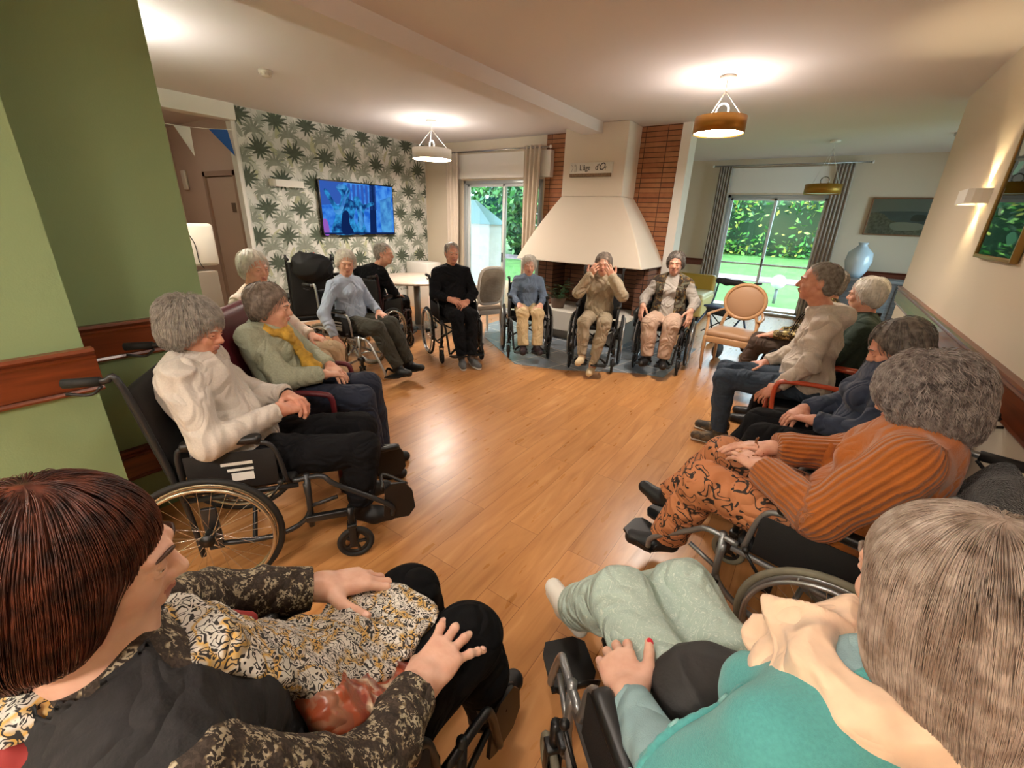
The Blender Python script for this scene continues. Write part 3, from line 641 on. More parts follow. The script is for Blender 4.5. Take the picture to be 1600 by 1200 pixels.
pendant(-0.85, 0.95, 2.42, 0.2, M_white, 'white drum pendant lamp added as unseen fill just above the photographer', power=10, glow=mat_emit('fill_diffuser_dim', '#fff0e0', 20.0))  # unseen dim lamp, added as fill for the left wall
pendant(-0.2, -1.2, 2.42, 0.22, M_white, 'white pendant lamp added as unseen fill near the right wall at the back', power=24)  # also behind the camera, added to lift the ambient level

cl = empty('fill_ceiling_light', (-7.9, 2.0, H), 0, 'round unseen ceiling light added to brighten the corridor behind the green wall', 'ceiling light')  # hidden fixture, added only to brighten the corridor
b = MB(); b.lathe([(0, -0.06), (0.15, -0.05), (0.17, 0)], seg=28); b.build('diffuser', mat_emit('corridor_fill_glow', '#fff3e6', 14.0), cl)

# ---- wall lights
def sconce(loc, rz, w, dep, hh, label, on):
    r = empty('wall_light', loc, rz, label, 'wall light'); n = 14   # local: +Y out of the wall, X along it
    P = [(w/2*math.cos(PI*i/n), dep*min(1, 1.6*math.sin(PI*i/n))**0.9) for i in range(n+1)]
    b = MB(); vs = [(x, y, -hh/2) for x, y in P]+[(x, y, hh/2) for x, y in P]+[(x*0.94, y*0.92, -hh/2) for x, y in P]+[(x*0.94, y*0.92, hh/2) for x, y in P]; m = n+1
    fs = []
    for i in range(n): fs += [(i, i+1, m+i+1, m+i), (2*m+i+1, 2*m+i, 3*m+i, 3*m+i+1), (i, 2*m+i, 2*m+i+1, i+1), (m+i, m+i+1, 3*m+i+1, 3*m+i)]
    b.add(vs, fs, 0, False); b.build('plaster_shade', M_white, r)
    b = MB(); b.box((0, 0.012, 0), (w*0.5, 0.02, hh*0.5)); b.build('lamp_holder', mat_emit('sconce_bulb', '#ffe2a8', 25.0) if on else M_white, r)
    if on:
        for s in (1, -1):
            o = lamp_light('sconce_beam', 'SPOT', (loc[0]-0.045, loc[1], loc[2]+s*0.04), 9 if s > 0 else 6, (1.0, 0.78, 0.45), 0.02, (PI if s > 0 else 0, 0, 0), 1.5)
sconce((0.78, 4.33, 1.89), PI/2, 0.34, 0.11, 0.09, 'white plaster wall light glowing on the right wall beside a picture', True)
sconce((-6.5, 3.68, 2.0), -PI/2, 0.5, 0.09, 0.09, 'white plaster wall light on the palm wallpaper left of the television', False)

# ---- television
tv = empty('television', (-6.46, 4.84, 1.705), 0, 'flat screen television on the palm wallpaper showing blue statues', 'television')
b = MB(); b.box((0, 0, 0), (0.05, 1.42, 0.80), 0.006); b.build('casing', mat('tv_black', '#0b0b0d', 0.25), tv)
def statue_screen():
    b = MB(); X = 0.0262; W, Hh = 1.38, 0.765
    def quad(p, mi, l): b.add([(X+l*0.0004, a*W-W/2, c*Hh-Hh/2) for a, c in p], [tuple(range(len(p)))], mi, False)
    def blob(pts, mi, l): quad([(p.x, p.y) for p in spl([(a, c, 0) for a, c in pts], 5, True)], mi, l)
    quad([(0, 0), (1, 0), (1, 1), (0, 1)], 0, 0)
    for i in range(7): quad([(0.35+i*0.06, 0.5), (0.385+i*0.06, 0.5), (0.39+i*0.06, 0.98), (0.355+i*0.06, 0.98)], 3, 1)
    quad([(0, 0.55), (0.3, 0.6), (0.3, 1), (0, 1)], 3, 1); quad([(0.62, 0), (0.72, 0), (0.74, 1), (0.66, 1)], 1, 1); quad([(0.8, 0.0), (0.97, 0.0), (0.97, 0.8), (0.8, 0.7)], 4, 1)
    blob([(0.1, 0.02), (0.16, 0.4), (0.05, 0.8), (0.09, 0.83), (0.2, 0.55), (0.26, 0.75), (0.2, 0.9), (0.3, 0.97), (0.38, 0.85), (0.36, 0.7), (0.45, 0.6), (0.4, 0.3), (0.46, 0.02)], 2, 2)
    blob([(0.14, 0.45), (0.22, 0.5), (0.3, 0.75), (0.36, 0.9), (0.3, 0.6), (0.22, 0.38)], 4, 3)
    blob([(0.23, 0.02), (0.25, 0.4), (0.33, 0.45), (0.34, 0.2), (0.38, 0.02)], 1, 3)
    blob([(0.44, 0.02), (0.46, 0.4), (0.42, 0.7), (0.48, 0.75), (0.55, 0.6), (0.68, 0.66), (0.7, 0.6), (0.57, 0.5), (0.54, 0.25), (0.57, 0.02)], 2, 4)
    blob([(0.47, 0.1), (0.49, 0.5), (0.52, 0.55), (0.53, 0.2)], 4, 5); blob([(0.2, 0.9), (0.27, 0.98), (0.32, 0.9), (0.26, 0.86)], 4, 5)
    blob([(0.0, 0.0), (0.0, 0.28), (0.05, 0.25), (0.06, 0.0)], 5, 3); quad([(0, 0), (1, 0), (1, 0.03), (0, 0.03)], 1, 6)
    b.build('screen', [mat_emit('tv_blue', '#1c56b4', 0.8, '#4386d2', 9), mat_emit('tv_navy', '#0a1c46', 0.9), mat_emit('tv_cyan', '#2f8cc8', 0.75, '#0f2f66', 12), mat_emit('tv_violet', '#2c4f9c', 0.8), mat_emit('tv_sky', '#4f9ad2', 0.7, '#2f66ae', 8), mat_emit('tv_purple', '#7a4a9a', 0.9)], tv)
statue_screen()

# ---- pictures
def picture(name, loc, rz, w, h, frame_m, cols, label, fw=0.03, layers=None):
    r = empty(name, loc, rz, label, 'picture')     # local: X along the wall, -Y out
    b = MB()
    for s in (-1, 1): b.box((s*(w/2-fw/2), -0.015, 0), (fw, 0.03, h), 0.003); b.box((0, -0.015, s*(h/2-fw/2)), (w-2*fw, 0.03, fw), 0.003)
    b.build('picture_frame', frame_m, r)
    b = MB(); b.box((0, -0.008, 0), (w-2*fw, 0.004, h-2*fw), mi=0); W, Hh = w-2*fw, h-2*fw
    for k, (pts, mi) in enumerate(layers or []):
        q = spl([(a*W-W/2, 0, c*Hh-Hh/2) for a, c in pts], 4, True)
        q = [(min(W/2, max(-W/2, p.x)), -0.0105-0.0004*k, min(Hh/2, max(-Hh/2, p.z))) for p in q]; b.add(q, [tuple(range(len(q)))], mi, False)
    b.build('print', cols, r)
    b = MB(); b.box((0, -0.02, 0), (W, 0.002, Hh)); b.build('glass', M_glass, r); return r
picture('seaside_picture', (0.88, 10.09, 1.90), 0, 0.83, 0.60, mat_wood('frame_oak', '#6b4a30', '#87603f', axis=0),
        [mat('print_sky', '#a9b4bd', 0.6), mat('print_sea', '#6f8394', 0.6, var=0.2), mat('print_dunes', '#8f938e', 0.7, var=0.4, vscale=30), mat('print_foam', '#c6cccc', 0.6), mat('print_hut', '#4a5864', 0.6)],
        'wood framed picture of a grey seashore on the far wall', 0.022,
        [([(0, .6), (.5, .66), (1, .62), (1, .3), (0, .3)], 1), ([(0, 0), (0, .55), (.2, .6), (.4, .4), (.7, .3), (1, .28), (1, 0)], 2), ([(.4, .3), (.6, .36), (.95, .3), (.9, .15), (.5, .12)], 3), ([(.72, .4), (.93, .4), (.93, .55), (.75, .56)], 4)])
rr = random.Random(5); lay = []
for i in range(26):
    a, c, s = rr.uniform(.1, .9), rr.uniform(.05, .66), rr.uniform(.06, .16); th = rr.uniform(0, PI)
    lay.append(([(a+s*math.cos(th), c+s*.6*math.sin(th)), (a+s*.3*math.cos(th+PI/2), c+s*.4*math.sin(th+PI/2)), (a-s*math.cos(th), c-s*.6*math.sin(th)), (a-s*.3*math.cos(th+PI/2), c-s*.3*math.sin(th+PI/2))], rr.choice((1, 2, 3, 4))))
lay.append(([(0, .68), (1, .68), (1, 1), (0, 1)], 5)); lay.append(([(.1, .7), (.4, .75), (.3, .95), (.05, .9)], 3))
picture('leaf_picture', (0.775, 3.50, 1.92), -PI/2, 0.70, 0.78, mat('frame_gilt', '#8f6f38', 0.4, 0.5),
        [mat('lp_base', '#93b39e', 0.5), mat('lp_mint', '#9adcb9', 0.5), mat('lp_dark', '#4a7363', 0.5), mat('lp_grey', '#a9b3a4', 0.5), mat('lp_teal', '#63b99c', 0.5), mat('lp_slate', '#5b5f5a', 0.5)],
        'gilt framed green leafy picture on the right wall next to the lit wall light', 0.02, lay)

# ---- smoke detector, alarm, bunting, dispenser
b = MB(); b.lathe([(0, 0), (0.06, 0), (0.06, -0.02), (0.045, -0.03), (0.045, -0.045), (0.03, -0.055), (0, -0.057)], (-4.67, 2.59, H), seg=28)
for k in range(10): a = 2*PI*k/10; b.box((-4.67+0.046*math.cos(a), 2.59+0.046*math.sin(a), H-0.038), (0.008, 0.008, 0.014))
tag(b.build('smoke_detector', mat('detector', '#c9bcab', 0.6)), 'round white smoke detector on the ceiling', 'smoke detector')
b = MB(); b.lathe([(0, 0), (0.05, 0), (0.05, -0.03), (0.03, -0.05), (0, -0.052)], (1.05, 8.3, H), seg=20); tag(b.build('smoke_detector', mat('detector2', '#b9bcbc', 0.6)), 'small ceiling detector in the far room beside the right wall corner', 'smoke detector')
bt = empty('bunting', (-6.44, 2.5, 2.55), 0, 'string of bunting with a white and a blue pennant across the corridor opening', 'bunting')
b = MB(); b.tube(spl([(0, -1.46, 0.10), (0, -0.6, -0.02), (0, -0.15, -0.035), (0, 0.2, -0.02), (0, 0.58, 0.02)], 5), 0.004, 6); b.build('string', M_white, bt)
for (p, c, nm) in (([(-0.10, -0.03), (0.07, -0.035), (0.06, -0.34)], '#d9d6d2', 'white'), ([(0.27, -0.02), (0.48, 0.01), (0.52, -0.28)], '#1d56a0', 'blue')):
    b = MB(); b.prism(p, (0, 0, 0), (0, 1, 0), (0, 0, 1), 0.003); tag(b.build('pennant', mat('pennant_'+nm, c, 0.8), bt), nm+' pennant')
ds = empty('wall_cabinet', (-5.0, 1.9, 1.1), 0, 'white wall cabinet with rounded top seen past the green wall edge', 'cabinet')
slab('wall_partition', -5.2, -5.0, 1.02, 1.98, 0, 1.05, mat('partition', '#8f8375', 0.8))
b = MB(); b.box((-0.1, -0.04, 0.20), (0.12, 0.36, 0.40), 0.03); b.build('cabinet_body', mat('cabinet_white', '#ded6c9', 0.5), ds)
b = MB(); b.tube(spl([(-0.035, -0.12, 0.36), (-0.03, -0.06, 0.22), (-0.035, -0.05, 0.05), (-0.03, -0.02, -0.02)], 5), 0.004, 6); b.build('cable', M_black, ds)
b = MB(); b.box((-9.05, 3.375, 2.06), (0.14, 0.05, 0.30), 0.02); tag(b.build('wall_intercom', mat('intercom', '#e3dccb', 0.5)), 'small cream handset box on the corridor wall', 'intercom')

# ---------------------------------------------------------------- garden outside
M_grass = mat('lawn', '#4c7836', 0.9, var=0.25, vscale=3, bmp=0.4, bscale=80)
b = MB(); b.add([(-16, 6.7, -0.12), (12, 6.7, -0.12), (12, 11.5, -0.12), (-16, 11.5, -0.12), (12, 17.5, 0.75), (-16, 17.5, 0.75), (12, 34, 0.9), (-16, 34, 0.9)], [(0, 1, 2, 3), (3, 2, 4, 5), (5, 4, 6, 7)], 0, False)
tag(b.build('lawn', M_grass), 'mown green lawn outside the glazed doors', 'lawn', kind='stuff')
slab('terrace', -9.5, 3.0, 6.62, 8.2, -0.2, -0.02, mat('terrace_concrete', '#96918a', 0.85)); slab('terrace', -2.75, 3.0, 10.3, 11.4, -0.2, -0.02, MATS['terrace_concrete'])
b = MB(); b.hexa([(-12, 13.9, 0.20), (9, 13.9, 0.20), (9, 14.35, 0.28), (-12, 14.35, 0.28), (-12, 13.9, 0.27), (9, 13.9, 0.27), (9, 14.35, 0.35), (-12, 14.35, 0.35)]); tag(b.build('garden_path', mat('path', '#8d7a80', 0.9)), 'narrow mauve paved path crossing the lawn', 'path')
def foliage(name, boxes, n, size, cols, label, cat, seed):
    rg = np.random.default_rng(seed); C = []; 
    for (c, r, w) in boxes:
        k = int(n*w); u = rg.normal(size=(k, 3)); u /= np.linalg.norm(u, axis=1, keepdims=True); u = np.sign(u)*np.abs(u)**0.6; C.append(A3(c)+u*A3(r)*rg.uniform(0.86, 1.04, (k, 1)))
    C = np.concatenate(C); k = len(C); a = rg.normal(size=(k, 3)); a /= np.linalg.norm(a, axis=1, keepdims=True); bq = np.cross(a, rg.normal(size=(k, 3))); bq /= np.linalg.norm(bq, axis=1, keepdims=True)
    s = size*rg.uniform(0.6, 1.3, (k, 1)); V = np.stack([C-a*s, C+bq*s*0.45, C+a*s, C-bq*s*0.45], 1).reshape(-1, 3); F = np.arange(4*k).reshape(-1, 4)
    o = link_mesh(name, V, F, cols, None, rg.choice(len(cols), k), False); return tag(o, label, cat, kind='stuff')
G = [mat('leaf_a', '#4f9038', 0.6), mat('leaf_b', '#356b30', 0.6), mat('leaf_c', '#7da745', 0.6), mat('leaf_d', '#264d2a', 0.6), mat('leaf_e', '#9a9a3a', 0.6)]
GD = [mat('leaf_f', '#3f6b45', 0.7), mat('leaf_g', '#2c4f38', 0.7), mat('leaf_h', '#5f8f50', 0.7)]
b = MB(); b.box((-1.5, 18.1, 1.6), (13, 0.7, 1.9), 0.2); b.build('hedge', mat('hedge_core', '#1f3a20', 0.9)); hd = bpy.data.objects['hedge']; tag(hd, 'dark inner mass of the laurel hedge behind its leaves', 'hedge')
fo = foliage('hedge_leaves', [((-1.5, 17.9, 1.75), (6.6, 0.65, 1.15), 1.0)], 24000, 0.095, G, None, None, 4); fo.parent = hd; hd['label'] = 'dense bright laurel hedge beyond the lawn outside the far glazed door'
tr = empty('garden_tree', (-7.8, 14.5, 0.2), 0, 'dark leafy tree behind the shed outside the garden door', 'tree')
b = MB(); b.tube([(0, 0, 0), (0.1, 0, 2.2), (0.0, 0, 4.2)], [0.25, 0.2, 0.1], 12); b.build('trunk', mat('bark', '#6b6258', 0.9, bmp=0.5, bscale=20), tr)
fo = foliage('crown', [((-0.2, 0, 3.2), (3.9, 1.4, 2.6), .6), ((0.6, 0.5, 1.6), (3.2, 1.0, 1.8), .4)], 16000, 0.17, GD+GD+G[:2], None, None, 5); fo.parent = tr
tr = empty('garden_bush', (-5.6, 12.5, 0.1), 0, 'low shrub on the lawn to the right of the shed', 'bush')
fo = foliage('foliage', [((0, 0, 0.55), (1.1, 0.6, 0.55), 1)], 2500, 0.1, GD, None, None, 6); fo.parent = tr
sh = empty('garden_shed', (-7.55, 9.05, -0.1), 0, 'small pale garden shed with bluish pitched roof outside the garden door', 'shed')
b = MB(); b.box((0, 0, 0.8), (1.5, 0.5, 1.6)); 
for k in range(7): b.box((0, -0.256, 0.2+k*0.22), (1.5, 0.012, 0.012))
b.build('shed_walls', mat('shed_panel', '#c9d2d2', 0.7), sh)
b = MB(); b.hexa([(-0.85, -0.33, 1.6), (0.85, -0.33, 1.6), (0.85, 0.33, 1.6), (-0.85, 0.33, 1.6), (-0.85, -0.05, 2.15), (0.1, -0.05, 2.15), (0.1, 0.05, 2.15), (-0.85, 0.05, 2.15)]); b.build('shed_roof', mat('shed_roof', '#8fb6bf', 0.6), sh)
gl = empty('garden_lamp', (-0.72, 12.0, -0.02), 0, 'white globe lamp on a short post on the lawn', 'lamp')
b = MB(); b.cyl((0, 0, 0), (0, 0, 0.35), 0.035, 12); b.build('post', mat('post_grey', '#7c8286', 0.5), gl); b = MB(); b.sphere((0, 0, 0.50), 0.16, seg=24, rings=14); b.build('globe', mat('globe_white', '#e8eef0', 0.2), gl)
# ---------------------------------------------------------------- furniture
M_beigewood = mat('beige_lacquered_wood', '#c79a6e', 0.4, coat=0.2, var=0.06, vscale=5)
M_beigeseat = mat('beige_vinyl', '#b28a68', 0.5, bmp=0.08, bscale=200)
M_rub = mat('black_rubber', '#181817', 0.7); M_fab = mat('black_nylon', '#0f0f11', 0.7, bmp=0.35, bscale=500)
M_chrome = mat('chrome', '#d8d8d8', 0.12, 1.0); M_grey = mat('grey_frame', '#8d8f90', 0.35, 0.7); M_dkgrey = mat('dark_frame', '#3a3b3d', 0.35, 0.6)
M_silver = mat('silver_frame', '#b5b7b8', 0.3, 0.8); M_tyreg = mat('grey_tyre', '#7c7765', 0.75, var=0.12, vscale=20); M_label = mat('white_label', '#e3e3df', 0.5)

# beige medallion armchair (empty)
def medallion_chair(loc, rz, label, wood, pad, oval=True, arms=True, group=None, seat=None):
    r = empty('armchair' if arms else 'dining_chair', loc, rz, label, 'armchair' if arms else 'chair', group)   # faces +Y
    w = 0.25; zs = 0.42
    b = MB()
    for s in (-1, 1): b.box((s*(w-0.01), 0.0, zs-0.03), (0.03, 0.44, 0.075), 0.006)
    b.box((0, 0.22, zs-0.03), (2*w, 0.035, 0.075), 0.008); b.box((0, -0.2, zs-0.03), (2*w-0.04, 0.03, 0.07), 0.006)
    b.build('seat_frame', wood, r)
    for s in (-1, 1):
        b = MB(); b.tube(spl([(s*(w-0.01), 0.215, zs+0.0), (s*(w-0.01), 0.225, 0.25), (s*(w-0.02), 0.20, 0.0)], 5), [0.024]*5+[0.02]*4+[0.015]*2, 10); b.build('leg', wood, r)
        b = MB(); b.tube(spl([(s*(w-0.035), -0.20, zs+0.03), (s*(w-0.04), -0.22, 0.22), (s*(w-0.03), -0.28, 0.0)], 5), [0.022]*5+[0.02]*4+[0.015]*2, 10); b.build('leg', wood, r)
    S = SDF().box((0, 0.01, zs+0.035), (w-0.005, 0.225, 0.04), 0.035, k=0.01).ell((0, 0.01, zs+0.065), (0.2, 0.18, 0.035), k=0.04)
    V, F = S.mesh(0.012); link_mesh('seat', V, F, seat or pad, r)
    tilt = 0.18; zc = 0.80
    def bk(x, z): return Vector((x, -0.215-(z-zs)*tilt, z))
    if oval: ring = [bk(0.225*math.cos(a), zc+0.20*math.sin(a)*(1.0)) for a in [2*PI*i/40 for i in range(40)]]
    else: ring = [bk(0.20*math.copysign(abs(math.cos(a))**0.5, math.cos(a)), zc-0.03+0.25*math.copysign(abs(math.sin(a))**0.6, math.sin(a))) for a in [2*PI*i/40 for i in range(40)]]
    b = MB(); b.tube(ring, 0.022, 10, True)
    for s in (-1, 1): b.tube(spl([bk(s*0.16, zc-0.15 if oval else zc-0.24), bk(s*0.19, 0.56), bk(s*(w-0.04), zs)], 4), 0.02, 10)
    b.build('back_frame', wood, r)
    Rx = Matrix.Rotation(-math.atan(tilt), 3, 'X') 
    Rn = np.array([[1, 0, 0], [0, math.cos(math.atan(tilt)), -math.sin(math.atan(tilt))], [0, math.sin(math.atan(tilt)), math.cos(math.atan(tilt))]])
    c = bk(0, zc if oval else zc-0.03)
    S = SDF().ell((c.x, c.y, c.z), (0.212, 0.032, 0.188), R=Rn, k=0.01) if oval else SDF().box((c.x, c.y, c.z), (0.185, 0.016, 0.235), 0.016, R=Rn)
    V, F = S.mesh(0.01); link_mesh('backrest', V, F, pad, r)
    if arms:
        for s in (-1, 1):
            b = MB(); p0 = bk(s*0.215, 0.69)
            b.tube(spl([p0, (s*0.27, -0.08, 0.67), (s*0.285, 0.10, 0.665), (s*0.27, 0.15, 0.655)], 5), [0.017]*6+[0.02]*9+[0.024], 10, sq=0.75)
            b.tube(spl([(s*0.275, 0.11, 0.655), (s*0.262, 0.14, 0.55), (s*(w-0.005), 0.20, zs)], 5), 0.017, 10); b.build('armrest', wood, r)
    return r
medallion_chair((-0.68, 5.68, 0), heading((-0.10, -1)), 'empty beige armchair with round medallion back between the seated people', M_beigewood, M_beigeseat)
M_whitewood = mat('white_chair_wood', '#d5cfc4', 0.45); M_cane = mat_brick('woven_cane', '#b5a994', '#c2b6a2', '#9a8d7b', bw=0.012, rh=0.012, ms=0.0025, rot=(PI/2, 0, 0))
medallion_chair((-3.92, 4.90, 0), heading((-0.90, 0.35)), 'white cane backed armchair turned toward the round table by the garden door', M_whitewood, M_cane, oval=False, seat=mat('cream_seat', '#c9b49c', 0.6))

# round table
tb = empty('round_table', (-5.05, 4.72, 0), 0, 'round pale wood table under the white pendant lamp', 'table')
b = MB(); b.lathe([(0, 0.72), (0.66, 0.72), (0.665, 0.735), (0.66, 0.75), (0, 0.75)], seg=56); b.build('table_top', mat_wood('bleached_oak', '#bba896', '#cdbcab', axis=0, rough=0.5), tb)
b = MB(); b.cyl((0, 0, 0.0), (0, 0, 0.72), 0.05, 24); b.box((0, 0, 0.70), (0.5, 0.08, 0.03)); b.box((0, 0, 0.70), (0.08, 0.5, 0.03)); b.build('pedestal', mat('table_steel', '#8b8680', 0.4, 0.6), tb)
b = MB(); b.lathe([(0, 0), (0.30, 0), (0.30, 0.012), (0.05, 0.03), (0, 0.03)], seg=40); b.build('base', mat('table_steel', '#8b8680', 0.4, 0.6), tb)
b = MB(); b.box((-6.1, 5.9, 0.42), (0.55, 0.35, 0.84), 0.01); sb = b.build('sideboard', M_white); tag(sb, 'small white cabinet against the palm wallpaper in the corner', 'cabinet')

# yellow sofa
sf = empty('sofa', (-2.05, 8.85, 0), 0, 'pale yellow sofa with mustard back cushion by the far glazed door', 'sofa')
S = SDF().box((0, 0, 0.25), (0.46, 0.50, 0.17), 0.03, k=0.01); V, F = S.mesh(0.025); link_mesh('seat_base', V, F, mat('pale_yellow_vinyl', '#c9b672', 0.5), sf)
S = SDF().box((0, -0.02, 0.44), (0.45, 0.46, 0.045), 0.03, k=0.01); V, F = S.mesh(0.025); link_mesh('seat_cushion', V, F, mat('ivory_vinyl', '#d8cda0', 0.5), sf)
S = SDF().box((0, 0.42, 0.60), (0.45, 0.09, 0.16), 0.05, k=0.01); V, F = S.mesh(0.025); link_mesh('back_cushion', V, F, mat('mustard_vinyl', '#a8862a', 0.5), sf)
b = MB(); 
for sx in (-0.4, 0.4):
    for sy in (-0.42, 0.42): b.box((sx, sy, 0.045), (0.05, 0.05, 0.09))
b.build('feet', M_black, sf)

# grey wood cabinet with vase in the far room
cb = empty('cabinet', (1.05, 9.55, 0), 0, 'grey planked cabinet standing in the far room behind the seated people', 'cabinet')
b = MB(); b.box((0, 0, 0.44), (1.6, 0.5, 0.88), 0.005); b.build('cabinet_body', mat_wood('grey_planks', '#4f5256', '#6d7072', axis=0, rough=0.7, coat=0), cb)
b = MB(); b.box((0, -0.01, 0.90), (1.68, 0.56, 0.04), 0.005); b.build('cabinet_top', mat('cabinet_top_grey', '#777a7c', 0.6), cb)
for k in (-0.4, 0.4): b = MB(); b.box((k, -0.255, 0.45), (0.74, 0.015, 0.8), 0.004); b.build('cabinet_door', mat_wood('grey_planks2', '#45484c', '#63676a', axis=0, rough=0.7, coat=0), cb)
b = MB(); b.lathe([(0, 0), (0.09, 0), (0.15, 0.10), (0.19, 0.26), (0.17, 0.40), (0.08, 0.49), (0.055, 0.52), (0.075, 0.56), (0.065, 0.56), (0.045, 0.52), (0, 0.5)], (0.50, 9.5, 0.92), seg=36)
tag(b.build('vase', mat('vase_blue_white', '#b9cbd8', 0.2, coat=0.5)), 'large pale blue ceramic vase on the grey cabinet', 'vase')

# plant and handbag on the hearth
pl = empty('potted_plant', (-3.12, 5.75, 0.421), 0, 'leafy green potted plant on the left end of the hearth bench', 'plant')
b = MB(); b.lathe([(0, 0), (0.09, 0), (0.12, 0.15), (0.11, 0.15), (0.085, 0.02), (0, 0.02)], seg=24); b.build('pot', mat('pot_brown', '#5a4434', 0.6), pl)
b = MB(); rr = random.Random(8); lb = MB()
for k in range(16):
    a = rr.uniform(0, 2*PI); e = rr.uniform(0.10, 0.26); hz = rr.uniform(0.12, 0.42); P = spl([(0, 0, 0.10), (e*0.5*math.cos(a), e*0.5*math.sin(a), hz*0.8), (e*math.cos(a), e*math.sin(a), hz)], 4); b.tube(P, 0.003, 5)
    for q in range(6):
        t = P[min(len(P)-1, 3+q)]; th = a+rr.uniform(-1.6, 1.6); l = rr.uniform(.06, .10); d = Vector((math.cos(th), math.sin(th), rr.uniform(-.5, .3))).normalized(); s = d.cross(Vector((0, 0, 1))).normalized()*l*.28
        lb.add([t, t+d*l*.5+s, t+d*l, t+d*l*.5-s], [(0, 1, 2, 3)], 0, False)
b.build('stems', G[3], pl); lb.build('leaves', mat('plant_leaf', '#35502f', 0.4), pl)
hbag = empty('handbag', (-1.74, 5.74, 0.405), 0.3, 'black quilted handbag with gold clasp beside the hearth between the wheelchairs', 'handbag')
S = SDF().ell((0, 0, 0.12), (0.19, 0.09, 0.13), k=0.05).box((0, 0, 0.08), (0.17, 0.07, 0.08), 0.04, k=0.05); V, F = S.mesh(0.012); V = V+vnormals(V, F)*folds(V, 4, 40, 0.006)[:, None]; link_mesh('bag_body', V, F, mat('bag_black', '#1a1816', 0.5), hbag)
b = MB(); b.tube(spl([(-0.13, 0, 0.2), (-0.08, 0, 0.34), (0.08, 0, 0.34), (0.13, 0, 0.2)], 6), 0.008, 8); b.build('handle', MATS['bag_black'], hbag)
b = MB(); b.sphere((0.0, -0.085, 0.2), 0.018); b.sphere((0.1, -0.05, 0.23), 0.012); b.build('clasp', mat('gold', '#c9a24a', 0.25, 1.0), hbag)
pd = empty('low_stool', (-1.70, 5.74, 0), 0.3, 'low dark wooden stool under the black handbag', 'stool')
b = MB(); b.box((0, 0, 0.385), (0.42, 0.26, 0.03), 0.005); b.build('seat', M_black, pd)
for sx in (-.17, .17):
    for sy in (-.09, .09): b = MB(); b.box((sx, sy, 0.19), (0.03, 0.03, 0.37)); b.build('leg', M_black, pd)

# rollator
ro = empty('rollator', (-0.98, 6.55, 0), heading((-0.45, -0.9)), 'folding walker with black curved back strap behind the empty beige armchair', 'rollator')
for s in (-1, 1):
    b = MB(); b.tube(spl([(s*0.27, -0.20, 0.95), (s*0.27, -0.12, 0.60), (s*0.27, 0.14, 0.32), (s*0.27, 0.30, 0.18)], 5), 0.013, 10); b.tube([(s*0.27, -0.10, 0.52), (s*0.28, -0.30, 0.12)], 0.013, 10); b.build('side_frame', mat('walker_blue', '#4a5668', 0.3, 0.7), ro)
    b = MB(); b.tube([(s*0.27, -0.18, 0.95), (s*0.27, -0.32, 0.95)], 0.017, 10); b.build('handgrip', M_rub, ro)
    for y in (0.30, -0.30):
        b = MB(); b.cyl((s*0.27-0.014, y, 0.10), (s*0.27+0.014, y, 0.10), 0.10, 26); b.build('wheel', M_rub, ro)
    b = MB(); b.tube([(s*0.25, 0.0, 0.56), (-s*0.25, 0.02, 0.22)], 0.009, 8); b.build('cross_brace', M_rub, ro)
S = SDF().chain([(-0.27, -0.14, 0.94), (-0.15, -0.02, 0.95), (0, 0.02, 0.95), (0.15, -0.02, 0.95), (0.27, -0.14, 0.94)], [0.012, 0.035, 0.042, 0.035, 0.012], k=0.03); V, F = S.mesh(0.01); link_mesh('back_strap', V, F, M_fab, ro)
b = MB(); b.box((0, 0.0, 0.60), (0.46, 0.20, 0.03), 0.01); b.build('walker_seat', mat('walker_seat', '#2c3a58', 0.6), ro)
b = MB(); b.box((0, 0.02, 0.545), (0.36, 0.16, 0.09), 0.02); b.build('basket', M_rub, ro)

